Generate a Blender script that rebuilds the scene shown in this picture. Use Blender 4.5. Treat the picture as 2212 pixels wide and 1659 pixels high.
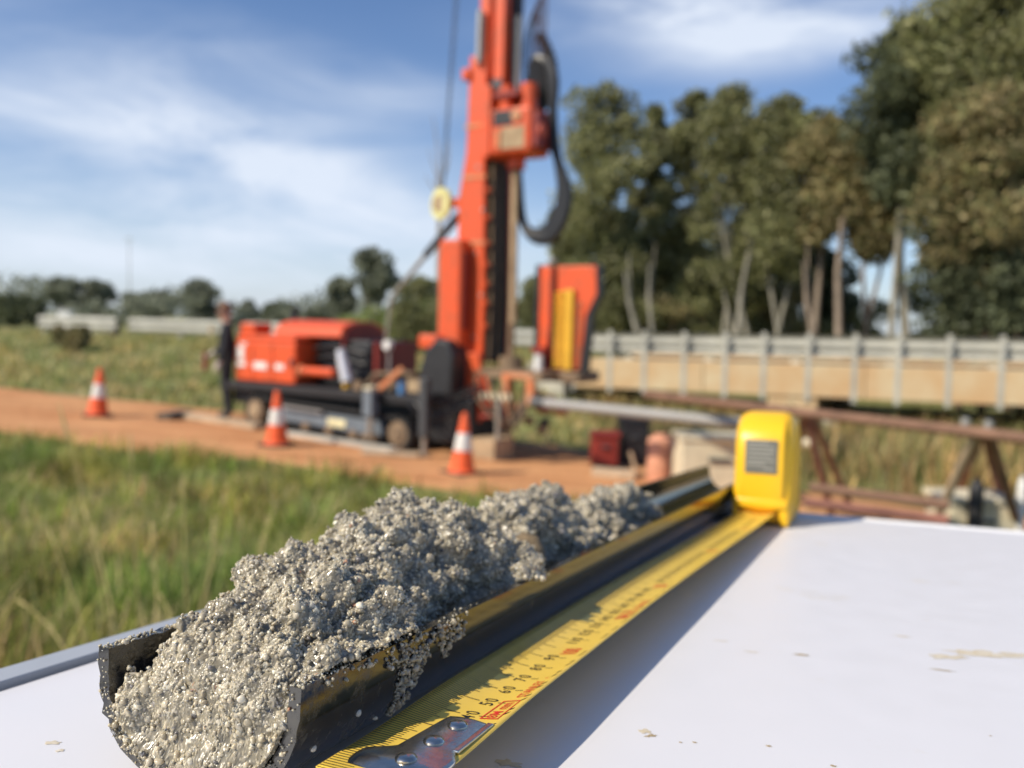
import bpy, bmesh, math, random
import numpy as np
from mathutils import Vector, Matrix, noise

# ------------------------------------------------------------------ clear, camera, world, sun, exposure
for o in list(bpy.data.objects): bpy.data.objects.remove(o, do_unlink=True)
S = bpy.context.scene
COL = S.collection
rnd = random.Random(7)
rng = np.random.default_rng(7)
R = math.radians

FV, CX, CY = 1849.0, 1106.0, 829.5            # pinhole of the photograph (2212 px wide)
CAM = np.array([0, 0, 1.65])
PIT = math.atan((829.5 - 700) / FV); ROLL = R(1.5)
fwd = np.array([0, math.cos(PIT), -math.sin(PIT)])
_r0 = np.array([1., 0, 0]); _u0 = np.array([0, math.sin(PIT), math.cos(PIT)])
RT = math.cos(ROLL) * _r0 + math.sin(ROLL) * _u0
UP = math.cos(ROLL) * _u0 - math.sin(ROLL) * _r0

cam = bpy.data.cameras.new('camera')
camo = bpy.data.objects.new('camera', cam); COL.objects.link(camo)
cam.sensor_width = 36; cam.sensor_fit = 'HORIZONTAL'; cam.lens = 36 * FV / 2212
cam.clip_start = 0.01; cam.clip_end = 3000
cam.dof.use_dof = True; cam.dof.focus_distance = 0.188; cam.dof.aperture_fstop = 13.8
camo.matrix_world = Matrix(((RT[0], UP[0], -fwd[0], CAM[0]), (RT[1], UP[1], -fwd[1], CAM[1]), (RT[2], UP[2], -fwd[2], CAM[2]), (0, 0, 0, 1)))
S.camera = camo

SUN_EL = R(41)
LH = np.array([0.861, 0.509])                   # where the light travels (horizontal)
SUNV = Vector((-LH[0] * math.cos(SUN_EL), -LH[1] * math.cos(SUN_EL), math.sin(SUN_EL)))

def ray(u, v): return RT * (u - CX) / FV - UP * (v - CY) / FV + fwd
def azel(u, v):
    d = ray(u, v); d = d / np.linalg.norm(d)
    return math.atan2(d[0], d[1]), math.asin(d[2])

W = bpy.data.worlds.new('World'); S.world = W; W.use_nodes = True
def build_world():
    nt = W.node_tree; N = nt.nodes; L = nt.links
    for n in list(N): N.remove(n)
    out = N.new('ShaderNodeOutputWorld'); bg = N.new('ShaderNodeBackground'); bg.inputs[1].default_value = 0.118
    sky = N.new('ShaderNodeTexSky'); sky.sky_type = 'NISHITA'; sky.sun_disc = False
    sky.sun_elevation = SUN_EL; sky.sun_rotation = math.atan2(SUNV.x, SUNV.y)
    sky.air_density = 1.0; sky.dust_density = 0.6; sky.ozone_density = 3.0
    tc = N.new('ShaderNodeTexCoord'); sep = N.new('ShaderNodeSeparateXYZ'); L.new(tc.outputs['Generated'], sep.inputs[0])
    def m(op, a, b=None, c=None):
        n = N.new('ShaderNodeMath'); n.operation = op
        for i, q in enumerate((a, b, c)):
            if q is None: continue
            if isinstance(q, (int, float)): n.inputs[i].default_value = q
            else: L.new(q, n.inputs[i])
        return n.outputs[0]
    az = m('ARCTAN2', sep.outputs[0], sep.outputs[1]); el = m('ARCSINE', sep.outputs[2])
    cmb = N.new('ShaderNodeCombineXYZ'); L.new(az, cmb.inputs[0]); L.new(el, cmb.inputs[1])
    def nz(scale, sx, sy, det, rough, rot=0, off=(0, 0, 0)):
        mp = N.new('ShaderNodeMapping'); mp.inputs['Scale'].default_value = (sx, sy, 1); mp.inputs['Rotation'].default_value = (0, 0, rot); mp.inputs['Location'].default_value = off
        L.new(cmb.outputs[0], mp.inputs[0]); t = N.new('ShaderNodeTexNoise'); t.inputs['Scale'].default_value = scale
        t.inputs['Detail'].default_value = det; t.inputs['Roughness'].default_value = rough; t.inputs['Distortion'].default_value = 0.6
        L.new(mp.outputs[0], t.inputs[0]); return t.outputs[0]
    w1 = nz(3.0, 1, 1.6, 3, .5); w2 = nz(3.0, 1, 1.6, 3, .5, off=(7, 3, 0))
    az2 = m('ADD', az, m('MULTIPLY', m('SUBTRACT', w1, .5), .22)); el2 = m('ADD', el, m('MULTIPLY', m('SUBTRACT', w2, .5), .10))
    dens = None
    # thin cirrus banks: centre pixel, half length, half height (radians), tilt, amount
    banks = [(120, 235, .20, .030, -.06, .55), (470, 290, .22, .055, -.22, .66), (700, 375, .17, .055, -.22, .46), (430, 470, .30, .06, .0, .55),
             (150, 520, .30, .07, .0, .42), (870, 205, .10, .02, 0, .38), (700, 560, .35, .05, .05, .38), (1700, 60, .15, .035, .10, 1.05), (1620, 15, .20, .03, .05, .9), (1330, 10, .10, .03, .05, .35), (300, 60, .25, .04, -.15, .16)]
    for (px, py, sa, se, tilt, amp) in banks:
        a0, e0 = azel(px, py)
        da = m('SUBTRACT', az2, a0); de = m('SUBTRACT', el2, e0)
        c, s = math.cos(tilt), math.sin(tilt)
        p = m('ADD', m('MULTIPLY', da, c / sa), m('MULTIPLY', de, s / sa)); q = m('SUBTRACT', m('MULTIPLY', de, c / se), m('MULTIPLY', da, s / se))
        g = m('MULTIPLY', m('EXPONENT', m('MULTIPLY', m('ADD', m('MULTIPLY', p, p), m('MULTIPLY', q, q)), -1)), amp)
        dens = g if dens is None else m('ADD', dens, g)
    streak = nz(3.2, 1.0, 3.6, 7, .6, rot=-.22)
    fine = m('MAXIMUM', m('ADD', m('MULTIPLY', m('SUBTRACT', streak, .5), 3.6), .85), .08)
    bgc = m('MULTIPLY', m('MAXIMUM', m('SUBTRACT', nz(1.6, 1, 3.0, 5, .6, rot=-.2, off=(3, 1, 0)), .5), 0), .9)   # loose cirrus all round the sky
    low = m('MULTIPLY', m('POWER', m('SUBTRACT', 1, m('MINIMUM', m('MAXIMUM', m('MULTIPLY', el, 2.4), 0), 1)), 3.0), .40)
    fac = m('MINIMUM', m('MAXIMUM', m('ADD', m('MULTIPLY', m('MULTIPLY', m('ADD', dens, bgc), fine), .60), low), 0), .9)
    mix = N.new('ShaderNodeMix'); mix.data_type = 'RGBA'; L.new(fac, mix.inputs['Factor'])
    tint = N.new('ShaderNodeMix'); tint.data_type = 'RGBA'; tint.blend_type = 'MULTIPLY'; tint.inputs['Factor'].default_value = 1
    L.new(sky.outputs[0], tint.inputs['A']); tint.inputs['B'].default_value = (0.80, 0.89, 1.05, 1)
    L.new(tint.outputs['Result'], mix.inputs['A']); mix.inputs['B'].default_value = (6.6, 7.2, 8.2, 1)
    L.new(mix.outputs['Result'], bg.inputs[0]); L.new(bg.outputs[0], out.inputs[0])
build_world()

sl = bpy.data.lights.new('sun', 'SUN'); sl.energy = 4.7; sl.angle = R(0.53); sl.color = (1.0, 0.90, 0.74)
so = bpy.data.objects.new('sun', sl); COL.objects.link(so); so.rotation_euler = SUNV.to_track_quat('Z', 'Y').to_euler()
S.view_settings.view_transform = 'Standard'; S.view_settings.look = 'None'; S.view_settings.exposure = 0.06; S.view_settings.gamma = 1.0
S.view_settings.use_curve_mapping = False
S.render.engine = 'CYCLES'
S.cycles.use_denoising = True
S.cycles.max_bounces = 6; S.cycles.transparent_max_bounces = 8; S.cycles.sample_clamp_indirect = 6

# ------------------------------------------------------------------ helpers
def nodes(mt): return mt.node_tree.nodes, mt.node_tree.links
MATS = {}
def mat(name, col, rough=.6, metal=0, var=.15, scale=6, col2=None, bump=0, bscale=None, spec=.5, coat=0, obj=True):
    if name in MATS: return MATS[name]
    mt = bpy.data.materials.new(name); mt.use_nodes = True; N, L = nodes(mt); b = N['Principled BSDF']
    b.inputs['Roughness'].default_value = rough; b.inputs['Metallic'].default_value = metal; b.inputs['Specular IOR Level'].default_value = spec
    b.inputs['Coat Weight'].default_value = coat
    tc = N.new('ShaderNodeTexCoord'); src = tc.outputs['Object']
    t = N.new('ShaderNodeTexNoise'); t.inputs['Scale'].default_value = scale; t.inputs['Detail'].default_value = 5; t.inputs['Roughness'].default_value = .6
    L.new(src, t.inputs[0])
    rp = N.new('ShaderNodeValToRGB'); rp.color_ramp.elements[0].position = .3; rp.color_ramp.elements[1].position = .7
    c2 = col2 if col2 else tuple(c * (1 - var) for c in col); c1 = col if col2 else tuple(min(1, c * (1 + var)) for c in col)
    rp.color_ramp.elements[0].color = (*c2, 1); rp.color_ramp.elements[1].color = (*c1, 1)
    L.new(t.outputs[0], rp.inputs[0]); L.new(rp.outputs[0], b.inputs['Base Color'])
    if bump:
        t2 = N.new('ShaderNodeTexNoise'); t2.inputs['Scale'].default_value = bscale or scale * 6; t2.inputs['Detail'].default_value = 4; L.new(src, t2.inputs[0])
        bp = N.new('ShaderNodeBump'); bp.inputs['Strength'].default_value = bump; bp.inputs['Distance'].default_value = .3 / (bscale or scale * 6)
        L.new(t2.outputs[0], bp.inputs['Height']); L.new(bp.outputs[0], b.inputs['Normal'])
    MATS[name] = mt; return mt

def attr_mat(name, rough=.6, spec=.4, transl=0, coat=0, sss=0):
    mt = bpy.data.materials.new(name); mt.use_nodes = True; N, L = nodes(mt); b = N['Principled BSDF']
    a = N.new('ShaderNodeAttribute'); a.attribute_name = 'Col'
    L.new(a.outputs['Color'], b.inputs['Base Color']); b.inputs['Roughness'].default_value = rough; b.inputs['Specular IOR Level'].default_value = spec
    b.inputs['Coat Weight'].default_value = coat; b.inputs['Coat Roughness'].default_value = .08
    if transl:
        tr = N.new('ShaderNodeBsdfTranslucent'); L.new(a.outputs['Color'], tr.inputs[0]); mx = N.new('ShaderNodeMixShader'); mx.inputs[0].default_value = transl
        L.new(b.outputs[0], mx.inputs[1]); L.new(tr.outputs[0], mx.inputs[2]); L.new(mx.outputs[0], N['Material Output'].inputs[0])
    MATS[name] = mt; return mt

class MB:
    """collects shapes; build() links them as one mesh object"""
    def __init__(s): s.v = []; s.f = []
    def add(s, vs, fs):
        n = len(s.v); s.v += [tuple(float(c) for c in v) for v in vs]; s.f += [tuple(i + n for i in f) for f in fs]; return s
    def box(s, x0, x1, y0, y1, z0, z1, M=None):
        vs = [Vector((x, y, z)) for z in (z0, z1) for y in (y0, y1) for x in (x0, x1)]
        if M is not None: vs = [M @ v for v in vs]
        return s.add(vs, [(0, 2, 3, 1), (4, 5, 7, 6), (0, 1, 5, 4), (2, 6, 7, 3), (0, 4, 6, 2), (1, 3, 7, 5)])
    def tube(s, pts, rad, n=8, cap=True):
        pts = [Vector(p) for p in pts]; rs = rad if isinstance(rad, (list, tuple)) else [rad] * len(pts)
        prev = None; rings = []
        for i, p in enumerate(pts):
            d = (pts[min(i + 1, len(pts) - 1)] - pts[max(i - 1, 0)]).normalized()
            if prev is None: a = d.orthogonal().normalized()
            else:
                a = prev - d * prev.dot(d); a = a.normalized() if a.length > 1e-6 else d.orthogonal().normalized()
            prev = a; b = d.cross(a); rings.append([p + (a * math.cos(6.28318 * k / n) + b * math.sin(6.28318 * k / n)) * rs[i] for k in range(n)])
        vs = [v for r in rings for v in r]; fs = []
        for i in range(len(rings) - 1):
            for k in range(n):
                fs.append((i * n + k, i * n + (k + 1) % n, (i + 1) * n + (k + 1) % n, (i + 1) * n + k))
        if cap: fs.append(tuple(range(n))[::-1]); fs.append(tuple((len(rings) - 1) * n + k for k in range(n)))
        return s.add(vs, fs)
    def prism(s, poly, y0, y1):          # polygon in x,z extruded along y
        n = len(poly); vs = [(x, y0, z) for x, z in poly] + [(x, y1, z) for x, z in poly]
        return s.add(vs, [tuple(range(n)), tuple(range(2 * n - 1, n - 1, -1))] + [(i, i + n, (i + 1) % n + n, (i + 1) % n) for i in range(n)])
    def lathe(s, prof, c=(0, 0, 0), n=24):
        vs = []; m = len(prof); c = Vector(c)
        for r, z in prof:
            for k in range(n): vs.append(c + Vector((r * math.cos(6.28318 * k / n), r * math.sin(6.28318 * k / n), z)))
        fs = [(i * n + k, i * n + (k + 1) % n, (i + 1) * n + (k + 1) % n, (i + 1) * n + k) for i in range(m - 1) for k in range(n)]
        return s.add(vs, fs)
    def build(s, name, mt, parent=None, bevel=0, smooth=False, seg=2, M=None):
        me = bpy.data.meshes.new(name); me.from_pydata(s.v, [], s.f); me.validate(); me.update()
        if bevel or True:
            bm = bmesh.new(); bm.from_mesh(me); bmesh.ops.recalc_face_normals(bm, faces=bm.faces)
            if bevel: bmesh.ops.bevel(bm, geom=[e for e in bm.edges if e.is_manifold and e.calc_face_angle(0) > .5], offset=bevel, segments=seg, affect='EDGES', profile=.5, clamp_overlap=True)
            bm.to_mesh(me); bm.free()
        if mt: me.materials.append(mt)
        if smooth:
            for p in me.polygons: p.use_smooth = True
            try: me.set_sharp_from_angle(angle=R(40))
            except Exception: pass
        o = bpy.data.objects.new(name, me); COL.objects.link(o)
        if parent: o.parent = parent
        if M is not None: o.matrix_local = M
        return o

def tag(o, label, cat, group=None, kind=None):
    if label: o['label'] = label
    if cat: o['category'] = cat
    if group: o['group'] = group
    if kind: o['kind'] = kind
    return o
def thing(name, label, cat, M=None, loc=None, group=None):
    o = bpy.data.objects.new(name, None); COL.objects.link(o); o.empty_display_size = .1
    if M is not None: o.matrix_world = M
    if loc is not None: o.location = loc
    return tag(o, label, cat, group)
def copy_tree(o, parent=None):
    c = o.copy(); COL.objects.link(c); c.parent = parent
    for ch in [q for q in bpy.data.objects if q.parent == o]: copy_tree(ch, c)
    return c
def mesh_np(name, verts, faces, mt, cols=None, parent=None, smooth=False, M=None):
    """verts (n,3); faces (m,k) all the same k; cols (n,3) point colours"""
    me = bpy.data.meshes.new(name); n = len(verts); m, k = faces.shape
    me.vertices.add(n); me.vertices.foreach_set('co', verts.astype(np.float32).ravel())
    me.loops.add(m * k); me.loops.foreach_set('vertex_index', faces.astype(np.int32).ravel())
    me.polygons.add(m); me.polygons.foreach_set('loop_start', np.arange(0, m * k, k, dtype=np.int32)); me.polygons.foreach_set('loop_total', np.full(m, k, dtype=np.int32))
    if smooth: me.polygons.foreach_set('use_smooth', np.ones(m, dtype=bool))
    me.update(calc_edges=True)
    if cols is not None:
        a = me.color_attributes.new('Col', 'FLOAT_COLOR', 'POINT'); c4 = np.ones((n, 4), np.float32); c4[:, :3] = cols; a.data.foreach_set('color', c4.ravel())
    me.materials.append(mt)
    o = bpy.data.objects.new(name, me); COL.objects.link(o)
    if parent: o.parent = parent
    if M is not None: o.matrix_local = M
    return o
def sstep(a, b, x):
    t = np.clip((x - a) / (b - a), 0, 1); return t * t * (3 - 2 * t)
def fbm(x, y, z=0, o=3): return noise.fractal(Vector((x, y, z)), 1.0, 2.0, o)

# ------------------------------------------------------------------ terrain
BR0 = np.array([2.51, 21.5]); BRD = np.array([.908, -.42]); BRN = np.array([-.42, -.908])
RN = [(-60, 25), (-12, 12.2), (-6.1, 10.17), (-2.95, 9.61), (-.28, 8.63), (3, 7.5), (7, 6.6), (14, 5)]
RF = [(-60, 30), (-12, 16.0), (-9.1, 15.18), (-5, 14.27), (-2, 13.7), (1, 12.3), (2.3, 11.0), (5, 9.3), (14, 6.5)]
yn = lambda x: np.interp(x, [p[0] for p in RN], [p[1] for p in RN])
yf = lambda x: np.interp(x, [p[0] for p in RF], [p[1] for p in RF])
def gz(x, y):
    x = np.asarray(x, float); y = np.asarray(y, float)
    z = .13 - .042 * (np.clip(x, -9, 4.5) + 6)
    z = z + .58 * sstep(7.4, 1.2, y)
    d = (x - BR0[0]) * BRN[0] + (y - BR0[1]) * BRN[1]; t = (x - BR0[0]) * BRD[0] + (y - BR0[1]) * BRD[1]
    top = .80 - z
    e = sstep(9.3, 1.0, d) * sstep(-.5, -5.0, t)
    z = z + top * e
    z = z - .35 * sstep(-3.5, 1.5, t) * sstep(8.5, 4, d) * sstep(-14, -4, d)
    far = sstep(-6, -25, d)
    return z * (1 - far) + .45 * far
def gnd(px, py):
    d = ray(px, py); t = 10.
    for i in range(80):
        P = CAM + t * d; t += (P[2] - float(gz(P[0], P[1]))) / max(-d[2], .03) * .8
    return CAM + t * d
def at(px, py, depth): return CAM + ray(px, py) * depth
def onz(px, py, z): d = ray(px, py); return CAM + d * ((z - CAM[2]) / d[2])

def grid_sheet(name, xs, ys, zfun, mt, **kw):
    X, Y = np.meshgrid(xs, ys); Z = zfun(X, Y); nx, ny = len(xs), len(ys)
    v = np.stack([X.ravel(), Y.ravel(), Z.ravel()], 1); i = np.arange(nx * ny).reshape(ny, nx)
    f = np.stack([i[:-1, :-1].ravel(), i[:-1, 1:].ravel(), i[1:, 1:].ravel(), i[1:, :-1].ravel()], 1)
    return mesh_np(name, v, f, mt, smooth=True, **kw)

def grass_ground_mat():
    mt = bpy.data.materials.new('grassy_soil'); mt.use_nodes = True; N, L = nodes(mt); b = N['Principled BSDF']; b.inputs['Roughness'].default_value = .95; b.inputs['Specular IOR Level'].default_value = .1
    tc = N.new('ShaderNodeTexCoord'); t = N.new('ShaderNodeTexNoise'); t.inputs['Scale'].default_value = .55; t.inputs['Detail'].default_value = 8; t.inputs['Roughness'].default_value = .65; L.new(tc.outputs['Object'], t.inputs[0])
    r = N.new('ShaderNodeValToRGB'); e = r.color_ramp.elements; e[0].position = .32; e[0].color = (.11, .12, .035, 1); e[1].position = .68; e[1].color = (.34, .29, .14, 1)
    q = r.color_ramp.elements.new(.5); q.color = (.21, .21, .075, 1)
    L.new(t.outputs[0], r.inputs[0]); L.new(r.outputs[0], b.inputs['Base Color']); return mt
def dirt_mat():
    mt = bpy.data.materials.new('orange_dirt'); mt.use_nodes = True; N, L = nodes(mt); b = N['Principled BSDF']; b.inputs['Roughness'].default_value = .95; b.inputs['Specular IOR Level'].default_value = .1
    tc = N.new('ShaderNodeTexCoord'); mp = N.new('ShaderNodeMapping'); mp.inputs['Rotation'].default_value = (0, 0, .5); mp.inputs['Scale'].default_value = (.5, 1.6, 1); L.new(tc.outputs['Object'], mp.inputs[0])
    t = N.new('ShaderNodeTexNoise'); t.inputs['Scale'].default_value = 1.1; t.inputs['Detail'].default_value = 9; t.inputs['Roughness'].default_value = .65; L.new(mp.outputs[0], t.inputs[0])
    r = N.new('ShaderNodeValToRGB'); e = r.color_ramp.elements; e[0].position = .3; e[0].color = (.44, .19, .078, 1); e[1].position = .72; e[1].color = (.74, .40, .19, 1)
    L.new(t.outputs[0], r.inputs[0]); L.new(r.outputs[0], b.inputs['Base Color'])
    t2 = N.new('ShaderNodeTexNoise'); t2.inputs['Scale'].default_value = 9; t2.inputs['Detail'].default_value = 8; L.new(tc.outputs['Object'], t2.inputs[0])
    bp = N.new('ShaderNodeBump'); bp.inputs['Strength'].default_value = .6; bp.inputs['Distance'].default_value = .05; L.new(t2.outputs[0], bp.inputs['Height']); L.new(bp.outputs[0], b.inputs['Normal']); return mt

def axis(a, b, step, lo, hi, n):
    mid = np.arange(a, b, step); l = a - np.geomspace(1, a - lo + 1, n)[::-1] + 1; h = b + np.geomspace(1, hi - b + 1, n) - 1
    return np.unique(np.concatenate([l, mid, h]))
GX = axis(-22, 22, .4, -900, 900, 26); GY = axis(-6, 36, .4, -200, 1500, 26)
ground = grid_sheet('ground', GX, GY, gz, grass_ground_mat()); tag(ground, 'rough grassy ground falling gently towards the bridge', 'ground', kind='structure')

def road():
    xs = np.arange(-60, 14, .25); vs = []; nw = 25
    for x in xs:
        a = yn(x) + .35 * fbm(x * .6, 3) + .12 * fbm(x * 3, 8); b = yf(x) + .35 * fbm(x * .6, 13) + .12 * fbm(x * 3, 18)
        for k in range(nw): vs.append((x, a + (b - a) * k / (nw - 1), 0))
    v = np.array(vs); k_ = np.tile(np.arange(nw), len(xs)) / (nw - 1)
    rut = -.03 * (np.exp(-((k_ - .3) / .07) ** 2) + np.exp(-((k_ - .7) / .07) ** 2))
    bumpy = np.array([.02 * fbm(a * 1.3, b * 1.3, 5) for a, b, _ in vs])
    edge = np.where((k_ < .01) | (k_ > .99), -.05, .03)
    v[:, 2] = gz(v[:, 0], v[:, 1]) + rut * .5 + bumpy + edge
    i = np.arange(len(v)).reshape(len(xs), nw)
    f = np.stack([i[:-1, :-1].ravel(), i[1:, :-1].ravel(), i[1:, 1:].ravel(), i[:-1, 1:].ravel()], 1)
    o = mesh_np('dirt_track', v, f, dirt_mat(), smooth=True)
    tag(o, 'orange dirt track running past the drill rig', 'track', kind='structure')
road()

# ------------------------------------------------------------------ grass (uncountable)
def blades(name, n, region, hmin, hmax, wid, cols, label, straw=.2, keep=None, patch=.9):
    x0, x1, y0, y1 = region; P = np.stack([rng.uniform(x0, x1, n), rng.uniform(y0, y1, n)], 1)
    ok = np.ones(n, bool)
    if keep is not None: ok = keep(P[:, 0], P[:, 1])
    dn = np.array([fbm(a * .9, b * .9, 2) for a, b in P]); ok &= rng.uniform(-.6, .5, n) < dn + .15
    P = P[ok]; dn = dn[ok]; n = len(P); z = gz(P[:, 0], P[:, 1])
    h = rng.uniform(hmin, hmax, n) * (1 + .55 * dn); az = rng.uniform(0, 6.283, n); lean = rng.uniform(.1, .75, n) * h; w = wid * rng.uniform(.6, 1.3, n)
    d = np.stack([np.cos(az), np.sin(az)], 1); sd = np.stack([-np.sin(az), np.cos(az)], 1)
    V = []; 
    for k, (tt, ww) in enumerate(((0, 1), (.4, .85), (.75, .55), (1, .06))):
        c = P + d * (lean * tt ** 2)[:, None]; hh = z + h * (tt - .25 * tt ** 2 * (lean / h))
        for sg in (-1, 1): V.append(np.concatenate([c + sd * (sg * w * ww * .5)[:, None], hh[:, None] - (.02 if k == 0 else 0)], 1))
    V = np.stack(V, 1); f0 = np.array([[0, 1, 3, 2], [2, 3, 5, 4], [4, 5, 7, 6]]); F = (np.arange(n)[:, None, None] * 8 + f0[None]).reshape(-1, 4)
    c = np.array(cols)[rng.integers(0, len(cols) - 1, n)]; st = rng.uniform(0, 1, n) < straw + .25 * np.array([fbm(a * .5, b * .5, 9) for a, b in P]); c[st] = cols[-1]
    pt = np.array([fbm(a * 1.1 + 20, b * 1.1, 4) for a, b in P])[:, None]; pt2 = np.array([fbm(a * 2.3 + 50, b * 2.3, 6) for a, b in P])[:, None]
    c = c * rng.uniform(.7, 1.3, (n, 1)) * np.clip(1 + patch * pt2, .35, 1.8); c = np.where(pt > .12, c * np.array([1.25, 1.05, 1.0]), c); c = np.where(pt < -.2, c * np.array([.75, .9, .8]), c); C = np.repeat(c, 8, 0)
    o = mesh_np(name, V.reshape(-1, 3), F, MATS['grass'], C); tag(o, label, 'grass', kind='stuff'); return o
attr_mat('grass', rough=.6, spec=.25, transl=.35)
G1 = [(.25, .31, .06), (.33, .38, .085), (.19, .23, .055), (.39, .38, .13), (.58, .48, .25)]
G2 = [(.40, .39, .14), (.46, .44, .18), (.30, .32, .10), (.56, .49, .26)]
offroad = lambda x, y: (y < yn(x) - .1) | (y > yf(x) + .15)
notable = lambda x, y: ~((x > -.55) & (x < .95) & (y < 1.3))
blades('grass', 76000, (-9.5, 3.2, 1.3, 12), .08, .24, .014, G1, 'green grass with dry stalks on the bank beside the table', .15, lambda x, y: (y < yn(x) - .05) & notable(x, y))
blades('grass', 26000, (-3.2, .2, 1.1, 4.5), .14, .36, .010, G1, 'long green grass close behind the table', .10, notable)
blades('grass', 60000, (-24, 2, 12, 33), .07, .24, .04, G2, 'pale dry grass on the far road embankment', .3, lambda x, y: y > yf(x) + .15, patch=.3)
blades('grass', 26000, (1.8, 14, 7.5, 22), .2, .7, .03, [(.36, .28, .11), (.42, .33, .14), (.20, .22, .06), (.46, .37, .18)], 'straw coloured grass under and before the bridge', .45, lambda x, y: (y > yf(x) + .1))
blades('grass', 9000, (1.2, 7, 2.5, 7.4), .1, .35, .012, G1, 'green grass on the slope around the pipe trestle', .4, lambda x, y: (y < yn(x) - .05))

def stems():
    spots = [((625, 1215), (795, 1028), 2.2), ((560, 1180), (620, 1060), 2.4), ((250, 1420), (150, 960), 2.3), ((245, 1330), (190, 1120), 2.1), ((300, 1350), (285, 1000), 2.6), ((405, 1380), (395, 1080), 2.5), ((345, 1400), (330, 1160), 2.0),
             ((450, 1250), (480, 1090), 2.6), ((430, 1330), (470, 1200), 2.1), ((170, 1450), (60, 1310), 2.0), ((200, 1440), (120, 1180), 2.4), ((660, 1160), (700, 1040), 2.8), ((380, 1390), (350, 1290), 1.9), ((560, 1270), (575, 1130), 2.3)]
    mt = mat('dry_stalk', (.42, .34, .13), .6, var=.25, scale=30)
    for i, (a, b, dp) in enumerate(spots):
        A = at(*a, dp); B = at(*b, dp + .15); A0 = A.copy(); A0[2] = float(gz(A[0], A[1]))
        mid = (A + B) / 2 + np.array([0, 0, .02]); m = MB().tube([A0, A, mid, B], [.003, .0028, .0022, .001], 5)
        e = B + (B - mid) * .5 + np.array([0, 0, -.01]); m.tube([B, (B + e) / 2, e], [.002, .0045, .001], 5)
        o = m.build('grass_stalk', mt, smooth=True); tag(o, 'tall dry grass stalk leaning beside the table', 'grass stalk', 'dry grass stalks beside the table')
stems()

# ------------------------------------------------------------------ trees
LEAF = {'olive': [(.12, .125, .05), (.145, .145, .065), (.095, .10, .042), (.17, .165, .085)], 'brown': [(.165, .135, .062), (.14, .125, .056), (.12, .12, .052), (.185, .15, .075)],
        'far': [(.13, .14, .10), (.155, .165, .12), (.11, .12, .085)], 'dark': [(.07, .08, .042), (.085, .095, .05), (.055, .065, .036)], 'bush': [(.15, .18, .06), (.19, .21, .075), (.12, .15, .05)]}
attr_mat('leaves', rough=.55, spec=.3, transl=.35)
bark = mat('pale_bark', (.30, .275, .215), .85, var=.4, scale=1.2, bump=.3, bscale=8)
bark2 = mat('brown_bark', (.22, .15, .10), .9, var=.35, scale=2)
bark3 = mat('orange_bark', (.29, .225, .165), .85, var=.35, scale=1.5)
def leaf_cloud(clumps, n, size, cols, rs):
    """clumps: (x,y,z,rx,ry,rz); returns verts, faces, colours"""
    cl = np.array(clumps); w = cl[:, 3] * cl[:, 4] * cl[:, 5]; w = (w ** .67); w /= w.sum()
    idx = rs.choice(len(cl), n, p=w); d = rs.normal(size=(n, 3)); d /= np.linalg.norm(d, axis=1)[:, None]
    r = rs.uniform(.15, 1, n) ** .45
    P = cl[idx, :3] + d * r[:, None] * cl[idx, 3:] * rs.uniform(.8, 1.15, (n, 1))
    a = rs.normal(size=(n, 3)); a[:, 2] -= .4; a /= np.linalg.norm(a, axis=1)[:, None]; b = np.cross(a, rs.normal(size=(n, 3))); b /= np.linalg.norm(b, axis=1)[:, None] + 1e-9
    L_ = size * rs.uniform(.6, 1.4, (n, 1)); w_ = L_ * .42
    V = np.stack([P - a * L_ * .5, P + b * w_ * .5, P + a * L_ * .5, P - b * w_ * .5], 1).reshape(-1, 3)
    c = np.array(cols)[rs.integers(0, len(cols), n)] * rs.uniform(1.3, 2.4, (n, 1)); tone = rs.uniform(.75, 1.3, len(cl))[idx][:, None]  # leaf colours lifted to stand in for haze
    return V, np.arange(n * 4).reshape(n, 4), np.repeat(c * tone, 4, 0)
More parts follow.
